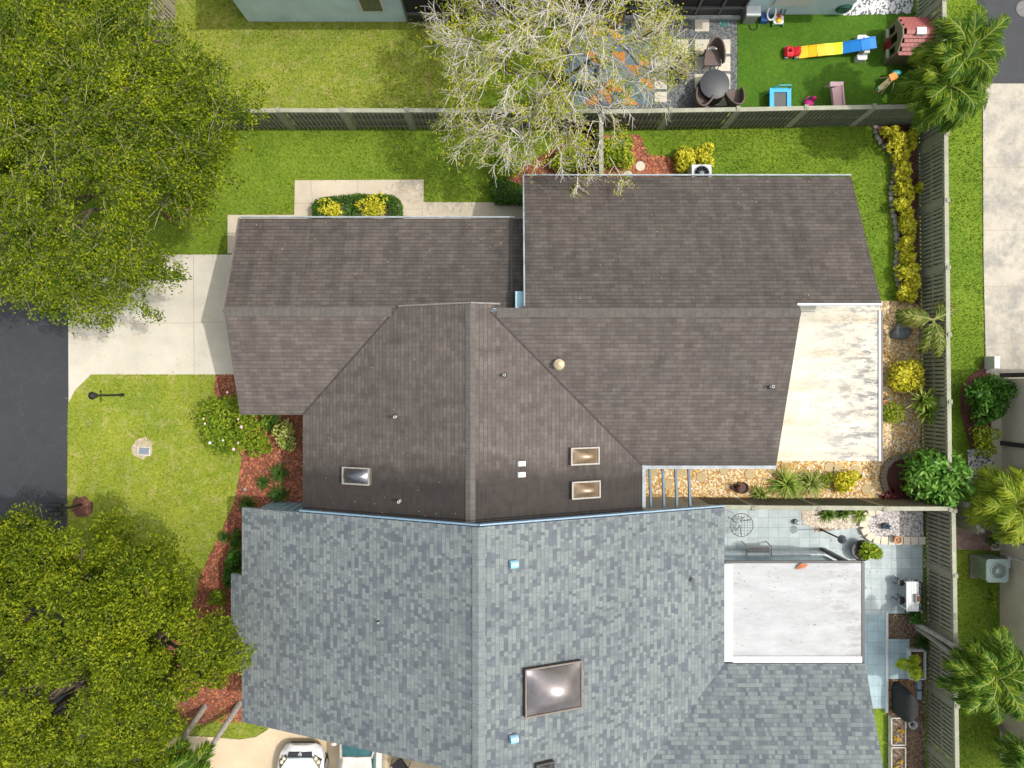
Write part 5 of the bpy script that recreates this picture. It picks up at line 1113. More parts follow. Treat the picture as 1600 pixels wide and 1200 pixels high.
def wirechair(label, px, py, rz, mat, seatm, s=1.0, z0=.04, name='chair', back=.45, wide=1.0):
    t, b = T(name, label, 'chair', px, py, z0); ca, sa = math.cos(rz), math.sin(rz)
    def W(x, y, z): return (b.x + s * (x * wide * ca - y * sa), b.y + s * (x * wide * sa + y * ca), z0 + s * z)
    for x, y in ((-.25, -.24), (.25, -.24), (-.25, .24), (.25, .24)): MB().tube([W(x * 1.1, y * 1.1, 0), W(x, y, .42)], .016, 6).build('leg', mat, t)
    mb = MB(); mb.tube([W(-.27, -.25, .43), W(.27, -.25, .43), W(.27, .25, .43), W(-.27, .25, .43), W(-.27, -.25, .43)], .018, 6)
    for s_ in (-1, 1): mb.tube([W(s_ * .27, .25, .43), W(s_ * .30, .22, .62), W(s_ * .3, -.2, .64), W(s_ * .26, -.32, .7), W(s_ * .24, -.40, .43 + back)], .016, 6)
    mb.tube([W(-.24, -.40, .43 + back), W(0, -.42, .47 + back), W(.24, -.40, .43 + back)], .016, 6); mb.build('frame', mat, t)
    mb = MB(); mb.hexa([W(-.25, -.24, .42), W(.25, -.24, .42), W(.25, .24, .42), W(-.25, .24, .42)], [W(-.25, -.24, .44), W(.25, -.24, .44), W(.25, .24, .44), W(-.25, .24, .44)]); mb.build('seat', seatm, t)
    mb = MB(); mb.hexa([W(-.23, -.27, .5), W(.23, -.27, .5), W(.23, -.25, .5), W(-.23, -.25, .5)], [W(-.22, -.41, .42 + back), W(.22, -.41, .42 + back), W(.22, -.39, .42 + back), W(-.22, -.39, .42 + back)]); mb.build('backrest', seatm, t)
    return t
wirechair('black metal chair in shade on driveway beside the champagne vehicle', 627, 1189, 2.2, M_BLACK, plain('black_web', (.03, .025, .03), .7), .95)

# ------------------------------------------------------------------ blue tiled patio
t, b = T('lamp_post', 'black patio lamp post leaning out over the blue tiles', 'lamp post', 1282, 827)
MB().lathe((b.x, b.y, .04), [(.06, 0), (.05, .08), (.034, .1), (.03, 1.72)], 10).build('pole', M_BLACK, t, True)
MB().lathe((b.x, b.y, 1.7), [(.03, 0), (.10, .03), (.16, .1), (.16, .13), (.07, .2), (.03, .26), (.01, .27)], 14).build('lantern', plain('charcoal_lantern', (.045, .05, .06), .5), t, True)
t, b = T('gazing_ball', 'small silver green gazing ball on the blue tiles', 'garden ornament', 1243, 815, .04)
MB().lathe((b.x, b.y, .04), [(.1, 0), (.11, .03), (.05, .06)], 14).build('base', plain('dark_green_glaze', (.03, .07, .06), .3), t, True); MB().ellip((b.x, b.y, .19), (.105, .105, .105), 16, 10).build('ball', plain('silver_glaze', (.6, .68, .66), .12, .1, 6, .7), t, True)
M_WIRE = plain('wire_grey', (.09, .085, .08), .5, .2)
t, b = T('wire_table', 'round glass topped wire table beside the grey roof edge', 'table', 1150, 815, .04)
mb = MB()
for k in range(3):
    a = 2 * math.pi * k / 3 + .5; mb = MB(); mb.tube([(b.x + .34 * math.cos(a), b.y + .34 * math.sin(a), .04), (b.x + .1 * math.cos(a + .5), b.y + .1 * math.sin(a + .5), .38), (b.x + .4 * math.cos(a), b.y + .4 * math.sin(a), .70)], .015, 6); mb.build('leg', M_WIRE, t)
mb = MB(); mb.tube([(b.x + .44 * math.cos(2 * math.pi * k / 28), b.y + .44 * math.sin(2 * math.pi * k / 28), .72) for k in range(29)], .016, 6)
for k in range(-3, 4):
    w = math.sqrt(max(0, .44 ** 2 - (k * .11) ** 2)); mb.bar((b.x - w, b.y + k * .11, .715), (b.x + w, b.y + k * .11, .715), .010, .010); mb.bar((b.x + k * .11, b.y - w, .715), (b.x + k * .11, b.y + w, .715), .010, .010)
mb.build('tabletop', M_WIRE, t)
t, b = T('garden_bench', 'grey wire garden bench with slung seat by the annex window', 'bench', 1180, 854, .04)
def lattice(mb, x0, x1, f, nx, ny):
    for i in range(nx + 1):
        x = x0 + (x1 - x0) * i / nx; mb.bar(f(x, 0), f(x, 1), .02, .018)
    for j in range(ny + 1): mb.bar(f(x0, j / ny), f(x1, j / ny), .02, .018)
x0, x1 = b.x - .52, b.x + .42; mb = MB(); lattice(mb, x0, x1, lambda x, v: (x, b.y + .12 - .5 * v, .46), 18, 9); mb.build('seat', plain('mesh_grey', (.20, .19, .185), .6), t)
mb = MB(); lattice(mb, x0, x1, lambda x, v: (x, b.y - .38 - .17 * v, .46 + .42 * v), 18, 8); mb.build('backrest', plain('mesh_grey', (.20, .19, .185), .6), t)
for x in (x0, x1): mb = MB(); mb.tube([(x, b.y + .2, .04), (x, b.y + .14, .62), (x, b.y - .3, .66), (x, b.y - .4, .46), (x, b.y - .5, .04)], .018, 6); mb.tube([(x, b.y - .36, .46), (x, b.y - .56, .9)], .018, 6); mb.build('armrest', M_WIRE, t)
MB().tube([(x0, b.y - .56, .9), (x1, b.y - .56, .9)], .018, 6).build('top_rail', M_WIRE, t)
t, b = T('potted_plant', 'leafy potted plant in a wide dark bowl at annex corner', 'potted plant', 1344, 858, .04)
MB().lathe((b.x - .10, b.y + .02, .04), [(.2, 0), (.36, .2), (.42, .34), (.39, .36), (.36, .3), (.1, .28)], 24).build('bowl', plain('black_bowl', (.03, .032, .035), .5), t, True)
Pp, d = lobes_pts(560, [(b.x + .04, b.y - .02, .45, .28, .28, .3), (b.x + .35, b.y - .04, .5, .25, .22, .25), (b.x + .0, b.y + .22, .5, .18, .15, .2), (b.x + .22, b.y + .12, .5, .2, .2, .25)]); mesh_np('foliage', leaves_np(Pp, .16, .09, .7, d), 4, HIB, t)
t, b = T('flower_pot', 'terracotta pot sitting on the cream rim of the pebble bed', 'pot', 1399, 842, .22)
MB().lathe((b.x, b.y, .22), [(.09, 0), (.13, .16), (.15, .17), (.15, .21), (.12, .21), (.11, .15), (.01, .15)], 18).build('pot', plain('terracotta', (.50, .24, .12), .8), t, True); MB().ellip((b.x + .02, b.y - .01, .38), (.08, .07, .05), 10, 6).build('soil', plain('potting_soil', (.35, .22, .14), .9, .4, 20), t, True)
t, b = T('fountain_ornament', 'dark blue garden ornament standing in the oval pebble bed', 'garden ornament', 1382, 821, .16)
MB().prism([(b.x - .15, b.y - .13), (b.x + .17, b.y - .11), (b.x + .15, b.y + .12), (b.x - .14, b.y + .1)], .14, .24).build('plinth', plain('blue_slate', (.05, .09, .13), .5), t)
mb = MB(); mb.lathe((b.x, b.y, .24), [(.10, 0), (.12, .1), (.07, .25), (.09, .34), (.05, .4)], 10); mb.build('body', plain('blue_glaze', (.07, .13, .19), .35), t, True); MB().ellip((b.x - .1, b.y + .03, .4), (.11, .05, .07), 10, 6).build('figure', plain('blue_glaze', (.07, .13, .19), .35), t, True)
t, b = T('garden_table', 'white plank garden table with lattice end and a small planter', 'table', 1414, 924, .04)
x, y = b.x - .08, b.y - .0
mb = MB()
for i in range(5): mb.box((x + (-.19 + i * .095), y, .70), (.085, 1.13, .035))
mb.build('tabletop', concrete('greyed_white_plank', (.66, .68, .69), (.55, .6, .64), .8, False), t)
for sx in (-.17, .17):
    for sy in (-.5, .5): MB().box((x + sx, y + sy, .36), (.06, .06, .64)).build('leg', M_WHITE, t)
t2 = thing('planter_box', 'small wooden planter box on the white garden table', 'planter', (x + .1, y, .72)); MB().prism([(x + .05, y - .22), (x + .2, y - .22), (x + .2, y + .1), (x + .05, y + .1)], .72, .84).build('box', plain('grey_wood', (.28, .26, .24), .8), t2)
MB().prism([(x + .1, y - .15), (x + .19, y - .15), (x + .19, y + .06), (x + .1, y + .06)], .83, .86).build('soil', plain('bark_soil', (.14, .06, .03), .9, .4, 20), t2)
t, b = T('trellis', 'black lattice trellis standing behind the white garden table', 'trellis', 1430, 926, .04); mb = MB()
for i in range(5): mb.bar((b.x, b.y - .5 + i * .25, .05), (b.x, b.y - .5 + i * .25, 1.0), .04, .03)
for z in (.2, .5, .8, 1.0): mb.bar((b.x, b.y - .52, z), (b.x, b.y + .52, z), .04, .035)
mb.build('lattice', M_BLACK, t)
for i, (px, py, lb) in enumerate(((1399, 905, 'upper'), (1399, 933, 'lower'))):
    t, b = T('stool', f'black stool, {lb} one at the white garden table', 'stool', px, py, .04, 'black stools at the garden table'); MB().lathe((b.x, b.y, .42), [(.15, 0), (.16, .03), (.15, .06)], 14).build('seat', M_BLACK, t, True)
    for k in range(3): a = 2.1 * k + i; MB().tube([(b.x + .16 * math.cos(a), b.y + .16 * math.sin(a), .04), (b.x + .08 * math.cos(a), b.y + .08 * math.sin(a), .42)], .016, 6).build('leg', M_BLACK, t)
t, b = T('planter_bed', 'white framed raised planter with lime leaves beside the fence', 'planter', 1430, 1034)
mb = MB(); x0, x1, y0, y1 = b.x - .36, b.x + .22, b.y - .56, b.y + .54
for q in (((x0, y0), (x1, y0)), ((x1, y0), (x1, y1)), ((x1, y1), (x0, y1)), ((x0, y1), (x0, y0))): mb.bar((*q[0], .17), (*q[1], .17), .05, .3)
mb.build('frame', M_WHITE, t); MB().prism([(x0, y0), (x1, y0), (x1, y1), (x0, y1)], 0, .22).build('soil', plain('dark_soil', (.09, .045, .03), .95, .4, 16), t)
LIME = leafmat('lime_leaf', [(.18, .28, .02), (.34, .44, .03), (.5, .56, .05)], .4)
Pp, d = lobes_pts(170, [(b.x - .85, b.y + .18, .72, .26, .2, .14), (b.x - .5, b.y + .38, .85, .17, .2, .14), (b.x - .48, b.y - .02, .8, .2, .26, .14), (b.x - .32, b.y - .22, .7, .2, .18, .14)]); mesh_np('foliage', leaves_np(Pp, .24, .17, 1.2, d), 4, LIME, t); MB().tube([(b.x - .1, b.y, .1), (b.x - .25, b.y + .05, .45), (b.x - .5, b.y + .1, .75)], .02, 5).build('stem', STEM, t)
t, b = T('barbecue', 'barbecue under a black cover, bulging curved shape on orange gravel', 'barbecue', 1402, 1089); z = 1.0
mb = MB(); rings = []
for zz, k in ((.03, 1.0), (.5, .98), (.82, .88), (1.0, .55), (1.04, .2)):
    rings.append([(b.x + .02 + .34 * k * math.cos(a) * (1.0 if math.cos(a) > 0 else .8) - .10 * math.sin(a) ** 2 + (.06 if zz > .9 else 0), b.y + .64 * (k * .4 + .6) * math.sin(a), zz) for a in [2 * math.pi * i / 18 for i in range(18)]])
profile_loft(mb, rings); mb.build('cover', plain('black_cover_cloth', (.016, .016, .018), .85, .35, 4, bmp=.3), t, True)
mb = MB(); mb.bar((b.x - .34, b.y - .42, .06), (b.x - .1, b.y - .6, .3), .03, .03); mb.bar((b.x - .3, b.y + .5, .3), (b.x - .1, b.y + .62, .5), .03, .03); mb.build('strap', M_BLACK, t)
for i, (py, lb) in enumerate(((1070, 'upper'), (1086, 'lower'))):
    t = P(1436, py, .15); mb = MB(); mb.hexa([(t.x - .09, t.y - .18, 0), (t.x + .09, t.y - .18, 0), (t.x + .09, t.y + .18, 0), (t.x - .09, t.y + .18, 0)], [(t.x - .08, t.y - .16, .19), (t.x + .08, t.y - .16, .19), (t.x + .08, t.y + .16, .19), (t.x - .08, t.y + .16, .19)]); tag(mb.build('concrete_block', plain('blue_grey_block', (.24, .31, .38), .85, .2, 10, bmp=.3), None, at=(t.x, t.y, 0)), f'blue grey concrete block against the fence, {lb} of two by the barbecue', 'block', 'blue grey blocks')
t, b = T('bucket', 'white bucket at the head of the raised vegetable beds', 'bucket', 1420, 1127)
MB().lathe((b.x, b.y, .02), [(.12, 0), (.155, .3), (.165, .31), (.15, .33), (.14, .3), (.11, .06), (.01, .06)], 20).build('pail', M_WHITE, t, True); MB().ellip((b.x - .02, b.y, .22), (.06, .07, .1), 8, 6).build('contents', M_BLACK, t, True)
for i, (y0, y1, lb) in enumerate(((1122, 1164, 'upper'), (1168, 1216, 'lower'))):
    c = P(1404, (y0 + y1) / 2, .25); t = thing('raised_bed', f'white edged vegetable bed with brown soil, {lb} one below the bucket', 'raised bed', (c.x, c.y, 0), 'raised vegetable beds'); hw, hh = .27, (y1 - y0) / 2 * .0248; mb = MB()
    for q in (((-hw, -hh), (hw, -hh)), ((hw, -hh), (hw, hh)), ((hw, hh), (-hw, hh)), ((-hw, hh), (-hw, -hh))): mb.bar((c.x + q[0][0], c.y + q[0][1], .15), (c.x + q[1][0], c.y + q[1][1], .15), .03, .24)
    mb.build('frame', plain('off_white_board', (.58, .54, .5), .7), t); MB().prism([(c.x - hw, c.y - hh), (c.x + hw, c.y - hh), (c.x + hw, c.y + hh), (c.x - hw, c.y + hh)], 0, .2).build('soil', M_SOIL, t)
    Pp, d = lobes_pts(26, [(c.x - .05, c.y - .25, .26, .14, .14, .12), (c.x + .1, c.y + .05, .25, .1, .1, .1)]); mesh_np('foliage', leaves_np(Pp, .13, .08, 1, d), 4, leafmat('orange_lime_leaf', [(.3, .4, .03), (.6, .3, .03), (.5, .42, .04)], .3), t)
p = P(1252, 885, 2.56); mb = MB()
for i in range(6):
    u0, u1 = i / 6, (i + 1) / 6; f = lambda u: (p.x - .2 + .42 * u, p.y - .1 + .2 * u + .04 * math.sin(u * 5), p.z + .03 * math.sin(u * 3)); w0, w1 = .09 * math.sin(math.pi * (u0 * .9 + .05)), .09 * math.sin(math.pi * (u1 * .9 + .05)); a, q = f(u0), f(u1)
    mb.hexa([(a[0], a[1] - w0, a[2]), (q[0], q[1] - w1, q[2]), (q[0], q[1] + w1, q[2]), (a[0], a[1] + w0, a[2])], [(a[0], a[1] - w0, a[2] + .012), (q[0], q[1] - w1, q[2] + .012), (q[0], q[1] + w1, q[2] + .012), (a[0], a[1] + w0, a[2] + .012)])
tag(mb.build('fallen_leaf', plain('rust_leaf', (.36, .11, .04), .7, .35, 12), None, True, at=tuple(p)), 'large rust brown fallen palm leaf lying on the white annex roof', 'leaf')
t, b = T('fire_bowl', 'rusty bowl and dark brown sculpture on the golden gravel', 'garden ornament', 1158, 761)
MB().lathe((b.x, b.y, .02), [(.08, 0), (.2, .12), (.23, .22), (.21, .23), (.15, .14), (.01, .12)], 18).build('bowl', plain('rusty_iron', (.10, .06, .045), .8, .4, 10), t, True)
mb = MB()
for k in range(9): a = .7 * k; mb.tube([(b.x - .3, b.y + .02, .05), (b.x - .34 + .12 * math.cos(a), b.y + .02 + .12 * math.sin(a), .25), (b.x - .3 + .16 * math.cos(a + .5), b.y + .02 + .16 * math.sin(a + .5), .42)], .02, 5)
mb.build('sculpture', plain('dark_rust', (.09, .045, .035), .85, .4), t); MB().ellip((b.x - .14, b.y + .08, .3), (.06, .05, .12), 8, 6).build('flame_glass', plain('red_glaze', (.3, .04, .03), .4), t, True)
t, b = T('clay_pot', 'small terracotta pot with grey figure by the patio roof gutter', 'pot', 1379.5, 629)
MB().lathe((b.x, b.y, .02), [(.07, 0), (.11, .18), (.12, .2), (.1, .2), (.02, .14)], 14).build('pot', MC['terracotta'], t, True); mb = MB(); mb.ellip((b.x + .14, b.y + .14, .12), (.11, .06, .1), 9, 6); mb.build('figure', plain('grey_statue', (.36, .36, .36), .8), t, True)

# ------------------------------------------------------------------ air conditioners
t, b = T('air_conditioner', 'white air conditioner half under the brown eave below the double croton', 'air conditioner', 1088, 279); mb = MB(); z = .8
mb.prism([(b.x - .37, b.y - .37), (b.x + .37, b.y - .37), (b.x + .37, b.y + .30), (b.x - .37, b.y + .30)], .04, z); mb.build('casing', plain('pale_grey_casing', (.56, .58, .60), .5), t)
mb = MB(); mb.lathe((b.x, b.y - .03, z + .001), [(.30, 0), (.30, .02), (.27, .02), (.26, .0)], 28); mb.lathe((b.x, b.y - .03, z + .01), [(.09, 0), (.09, .02), (.01, .03)], 16)
for k in range(12): a = 2 * math.pi * k / 12; mb.bar((b.x + .08 * math.cos(a), b.y - .03 + .08 * math.sin(a), z + .02), (b.x + .28 * math.cos(a), b.y - .03 + .28 * math.sin(a), z + .02), .01, .01)
mb.build('fan_grille', plain('fan_dark', (.13, .15, .17), .5), t)
t, b = T('air_conditioner', 'pale green air conditioner with round fan beside the beige house wall', 'air conditioner', 1533, 882); w = .42; z = .95
mb = MB(); mb.prism([(b.x - .48, b.y - .52), (b.x + .5, b.y - .52), (b.x + .5, b.y + .42), (b.x - .48, b.y + .42)], -.02, .08); mb.build('pad', plain('brown_pad', (.20, .16, .13), .9), t)
def rr(cx, cy, w, h, r): return [(cx + sx * (w - r) + r * math.cos(a), cy + sy * (h - r) + r * math.sin(a)) for sx, sy, a0 in ((1, 1, 0), (-1, 1, math.pi / 2), (-1, -1, math.pi), (1, -1, 1.5 * math.pi)) for a in [a0 + math.pi / 2 * i / 4 for i in range(5)]]
mb = MB(); mb.prism(rr(b.x, b.y, .40, .42, .1), .08, z - .06); cs = mb.build('casing', plain('sage_casing', (.25, .32, .26), .5, .1), t)
mb = MB()
for i in range(14): mb.bar((b.x - .405, b.y - .3 + i * .046, .16), (b.x - .405, b.y - .3 + i * .046, z - .1), .012, .012)
mb.bar((b.x - .41, b.y - .02, .55), (b.x - .41, b.y - .02, .72), .03, .03); mb.build('louvre', plain('sage_louvre', (.20, .26, .21), .6), cs)
MB().prism(rr(b.x, b.y, .42, .44, .12), z - .06, z).build('top_panel', plain('sage_top', (.34, .44, .40), .45, .08), t)
mb = MB(); mb.lathe((b.x + .02, b.y, z), [(.30, 0), (.30, .025), (.26, .03), (.25, .004)], 30); mb.lathe((b.x + .02, b.y, z), [(.12, 0), (.12, .04), (.02, .06)], 18)
for r in (.15, .18, .21, .24): mb.tube([(b.x + .02 + r * math.cos(2 * math.pi * k / 24), b.y + r * math.sin(2 * math.pi * k / 24), z + .02) for k in range(25)], .006, 4)
mb.build('fan_grille', plain('sage_grille', (.30, .36, .33), .4, .2, 4, .3), t)
t, b = T('hose_tap', 'white hose tap and pipe on the beige wall', 'tap', 1566, 866); mb = MB(); mb.tube([(19.02, b.y, .7), (18.86, b.y, .7)], .04, 8); mb.tube([(18.9, b.y - .3, .1), (18.9, b.y - .3, .75)], .05, 8); mb.box((18.96, b.y - .1, .62), (.12, .34, .08)); mb.build('tap', M_WHITE, t, True)
t, b = T('downspout', 'white rectangular pillar box at the edge of the weathered concrete drive', 'pillar', 1542, 566); mb = MB(); mb.box((b.x, b.y - .02, .3), (.22, .5, .6), 0, 0, .92); mb.build('block', M_WHITE, t); t.name = 'white_pillar'
t, b = T('drain_cover', 'round grated drain cover in the asphalt at upper right', 'drain cover', 1600, 14); mb = MB(); mb.lathe((b.x, b.y, .0), [(.32, 0), (.32, .022), (.28, .022), (.28, .012)], 32); mb.build('ring', plain('cast_iron', (.13, .13, .135), .7, .2, 10), t); mb = MB()
for i in range(-5, 6): w = math.sqrt(.28 ** 2 - (i * .047) ** 2); mb.bar((b.x + i * .047, b.y - w, .018), (b.x + i * .047, b.y + w, .018), .016, .01); mb.bar((b.x - w, b.y + i * .047, .0185), (b.x + w, b.y + i * .047, .0185), .016, .01)
mb.build('grate', plain('worn_iron', (.2, .2, .2), .6), t)

# ------------------------------------------------------------------ gravel patio furniture
t, b = T('patio_rug', 'geometric outdoor rug in blue grey and orange under the bare tree', 'rug', 955, 102, .02)
mb = MB(); x0, y1 = G(890, 40); x1, y0 = G(1020, 164); nx, ny = 6, 6; cols = [plain('rug_blue', (.11, .155, .185), .9, .15), plain('rug_orange', (.42, .17, .04), .9, .15), plain('rug_grey', (.16, .175, .185), .9, .15), plain('rug_navy', (.07, .10, .14), .9, .15)]
rg = random.Random(3)
for i in range(nx):
    for j in range(ny):
        a, c_, e, f = x0 + (x1 - x0) * i / nx, x0 + (x1 - x0) * (i + 1) / nx, y0 + (y1 - y0) * j / ny, y0 + (y1 - y0) * (j + 1) / ny; z = .03
        q = rg.choice([(0, 1), (0, 0), (2, 0), (1, 0), (0, 2), (0, 3), (2, 1)])
        if (i + j) % 2: mb.face([(a, e, z), (c_, e, z), (c_, f, z)], None, q[0]); mb.face([(a, e, z), (c_, f, z), (a, f, z)], None, q[1])
        else: mb.face([(a, e, z), (c_, e, z), (a, f, z)], None, q[0]); mb.face([(c_, e, z), (c_, f, z), (a, f, z)], None, q[1])
mb.build('weave', cols, t)
t, b = T('outdoor_sofa', 'slate blue outdoor sofa along the fence on the patterned rug', 'sofa', 905, 128, .03); sm = plain('slate_cushion', (.10, .15, .19), .85)
MB().box((b.x, b.y, .22), (1.3, .7, .26)).build('base', M_BRONZE, t)
for s in (-.32, .32): MB().box((b.x + s, b.y + .03, .41), (.6, .58, .13)).build('seat_cushion', sm, t)
MB().box((b.x, b.y - .30, .55), (1.3, .14, .5)).build('backrest', sm, t)
for s in (-.66, .66): MB().box((b.x + s, b.y, .42), (.1, .72, .36)).build('armrest', M_BRONZE, t)
WICK = plain('brown_wicker', (.12, .09, .08), .8, .3, 20, bmp=.6); 
def tubchair(label, px, py, rz, s=1.0):
    t, b = T('wicker_chair', label, 'chair', px, py, .03, 'wicker chairs on the gravel patio'); ca, sa = math.cos(rz), math.sin(rz)
    W = lambda x, y, z: (b.x + s * (x * ca - y * sa), b.y + s * (x * sa + y * ca), .03 + s * z)
    for x, y in ((-.24, -.22), (.24, -.22), (-.26, .26), (.26, .26)): MB().tube([W(x, y, 0), W(x, y, .4)], .018, 6).build('leg', M_BRONZE, t)
    MB().hexa([W(-.27, -.26, .38), W(.27, -.26, .38), W(.29, .3, .38), W(-.29, .3, .38)], [W(-.27, -.26, .44), W(.27, -.26, .44), W(.29, .3, .46), W(-.29, .3, .46)]).build('seat', WICK, t)
    mb = MB(); n = 14; R0, R1 = [], []
    for i in range(n + 1):
        a = math.pi * (1.0 + i / n); r = .32; h = .62 + .32 * math.sin(math.pi * i / n) ** .7; x, y = r * math.cos(a), -.06 + .34 * math.sin(a) + (.3 * (1 - math.sin(math.pi * i / n))); R0.append((x, y, h))
    for i in range(n):
        (xa, ya, ha), (xb, yb, hb_) = R0[i], R0[i + 1]; k = .04
        mb.hexa([W(xa, ya, .42), W(xb, yb, .42), W(xb * (1 - k), yb * .96, .42), W(xa * (1 - k), ya * .96, .42)], [W(xa * 1.1, ya * 1.15, ha), W(xb * 1.1, yb * 1.15, hb_), W(xb * 1.02, yb * 1.08, hb_), W(xa * 1.02, ya * 1.08, ha)])
    mb.tube([W(x * 1.07, y * 1.12, h + .01) for x, y, h in R0], .035, 7)
    mb.build('backrest', WICK, t); return t
tubchair('brown wicker tub chair drawn up above the round black table', 1107, 102, 3.3 - math.pi, 1.1) if False else None
tubchair('brown wicker tub chair standing above the round black table', 1108, 98, math.pi, 1.12)
tubchair('wicker chair left of the round table, under the bare branches', 1062, 116, -1.9, 1.05)
tubchair('wicker chair below the round table near the turf edge', 1140, 160, .25, 1.0)
tubchair('wicker chair at the lower left of the round table by the fence', 1092, 162, -.35, 1.0)
t, b = T('round_table', 'round dark grey table with black drum base on the slab patio', 'table', 1109, 143, .03)
MB().lathe((b.x, b.y, .03), [(.56, 0), (.56, .05), (.54, .4), (.54, .66)], 32).build('drum', plain('black_wicker', (.014, .014, .015), .7), t, True); MB().lathe((b.x, b.y, .69), [(.555, 0), (.565, .015), (.565, .04), (.55, .05), (.01, .05)], 40).build('tabletop', plain('charcoal_top', (.042, .046, .054), .5, .12, 3), t, True)
def lounge(label, px, py, rz):
    t, b = T('patio_chair', label, 'chair', px, py, .03, 'brown strap patio chairs by the porch'); ca, sa = math.cos(rz), math.sin(rz); W = lambda x, y, z: (b.x + x * ca - y * sa, b.y + x * sa + y * ca, .03 + z); mb = MB()
    for s in (-1, 1): mb.tube([W(s * .3, .5, .0), W(s * .28, .2, .42), W(s * .3, -.25, .4), W(s * .26, -.5, 0)], .016, 6); mb.tube([W(s * .28, .3, .42), W(s * .3, -.2, .44), W(s * .27, -.42, .85), W(s * .18, -.52, 1.05), W(0, -.55, 1.1)], .016, 6)
    mb.build('frame', plain('grey_tube', (.22, .23, .24), .4), t); mb = MB()
    for i in range(7): y = .3 - i * .075; mb.hexa([W(-.27, y, .41), W(.27, y, .41), W(.27, y - .065, .41), W(-.27, y - .065, .41)], [W(-.27, y, .425), W(.27, y, .425), W(.27, y - .065, .425), W(-.27, y - .065, .425)])
    mb.build('seat', plain('brown_strap', (.14, .09, .075), .7), t); mb = MB()
    for i in range(7): u, v = i / 7, (i + .88) / 7; y0, z0, y1, z1 = -.22 - .27 * u, .46 + .56 * u, -.22 - .27 * v, .46 + .56 * v; w = .27 - .1 * u * u; mb.hexa([W(-w, y0, z0), W(w, y0, z0), W(w, y1, z1), W(-w, y1, z1)], [W(-w, y0 + .015, z0), W(w, y0 + .015, z0), W(w, y1 + .015, z1), W(-w, y1 + .015, z1)])
    mb.build('backrest', MC['brown_strap'], t)
lounge('tall brown strap patio chair in front of the dark porch, right of the rug', 1029, 36, math.pi); lounge('brown strap patio chair half hidden by branches above the rug', 962, 36, math.pi)
t, b = T('grate_box', 'small green plastic drain grate in dark gravel near porch corner', 'drain grate', 1132, 36, .01); mb = MB(); mb.prism([(b.x - .16, b.y - .17), (b.x + .16, b.y - .17), (b.x + .16, b.y + .17), (b.x - .16, b.y + .17)], 0, .03); mb.build('frame', plain('teal_plastic', (.05, .20, .19), .5), t); mb = MB()
for i in range(6): mb.bar((b.x - .13, b.y - .13 + i * .052, .034), (b.x + .13, b.y - .13 + i * .052, .034), .025, .01)
mb.build('bars', plain('teal_dark', (.02, .10, .10), .5), t); t.name = 'drain_grate'

# ------------------------------------------------------------------ toys on the turf
def pl(n, c, r=.35): return plain(n, c, r, .06, 3)
RED, BLU, YEL, ORG_, PINKP, MAG, GRN, TEAL, CYAN = pl('red_plastic', (.60, .02, .03)), pl('blue_plastic', (.02, .22, .66)), pl('lime_yellow_plastic', (.72, .78, .02)), pl('orange_yellow_plastic', (.85, .48, .01)), pl('pale_pink_plastic', (.80, .52, .56)), pl('magenta_plastic', (.72, .03, .30)), pl('green_plastic', (.04, .25, .10)), pl('teal_toy_plastic', (.03, .32, .33)), pl('cyan_plastic', (.03, .38, .72))
t, b = T('toy_ramp', 'wavy toddler coaster ramp, orange, lime and blue sections', 'toy ramp', 1300, 78, .03)
path = [(1247, 83.5, .06), (1262, 81.5, .1), (1276, 80, .2), (1289, 78.5, .2), (1303, 77.5, .16), (1316, 76, .22), (1327, 74, .34), (1345, 71, .52), (1358, 68.5, .58), (1368, 67, .6)]
pts = [P(*p) for p in path]
def ramp_sec(i0, i1, nm, mat):
    mb = MB()
    for i in range(i0, i1):
        a, c_ = pts[i], pts[i + 1]; d = (c_ - a).normalized(); s = Vector((-d.y, d.x, 0)).normalized() * .21
        ha, hc = Vector((0, 0, .05)), Vector((0, 0, .05)); mb.hexa([a - s, a + s, c_ + s, c_ - s], [a - s + ha, a + s + ha, c_ + s + hc, c_ - s + hc])
        for sg in (1, -1): mb.bar(a + s * sg + ha, c_ + s * sg + hc, .035, .05)
    mb.build(nm, mat, t)
ramp_sec(0, 3, 'orange_track', ORG_); ramp_sec(3, 5, 'lime_track', YEL); ramp_sec(5, 9, 'blue_track', BLU)
mb = MB(); e = pts[8]
for s in (-.36, .36): mb.prism(rr(e.x - .12, e.y + s, .19, .12, .06), .03, .3)
mb.box((e.x - .05, e.y, .28), (.2, .62, .5)); mb.build('step', pl('white_grey_plastic', (.62, .63, .64)), t)
t, b = T('toy_car', 'small red ride on toy car at the foot of the ramp', 'toy car', 1235, 84, .03); mb = MB()
profile_loft(mb, [[(b.x + x, b.y + y * .2 * k, .1 + z * h) for y, z in ((-1, 0), (-1, .7), (-.6, 1), (.6, 1), (1, .7), (1, 0))] for x, k, h in ((-.3, .7, .12), (-.22, 1, .22), (0, 1, .2), (.05, .8, .16), (.2, .9, .28), (.28, .8, .3))]); mb.build('body', RED, t, True)
MB().tube([(b.x - .12, b.y, .3), (b.x - .06, b.y, .4)], .07, 12).build('steering_wheel', pl('dark_red_plastic', (.4, .01, .02)), t)
for sx in (-.2, .2):
    for sy in (-.2, .2): MB().tube([(b.x + sx, b.y + sy - .03, .1), (b.x + sx, b.y + sy + .03, .1)], .08, 12).build('wheel', pl('grey_plastic', (.3, .3, .3)), t)
t = thing('playhouse', 'toy playhouse with maroon tiled roof and olive walls by the fence corner', 'playhouse', (15.05, 13.0, .03)); x0, x1, y0, y1 = 14.5, 15.55, 12.45, 13.75
OLV = plain('olive_plastic', (.17, .14, .085), .6, .12); mb = MB(); ym = (y0 + y1) / 2; e = 1.02; top = 1.42
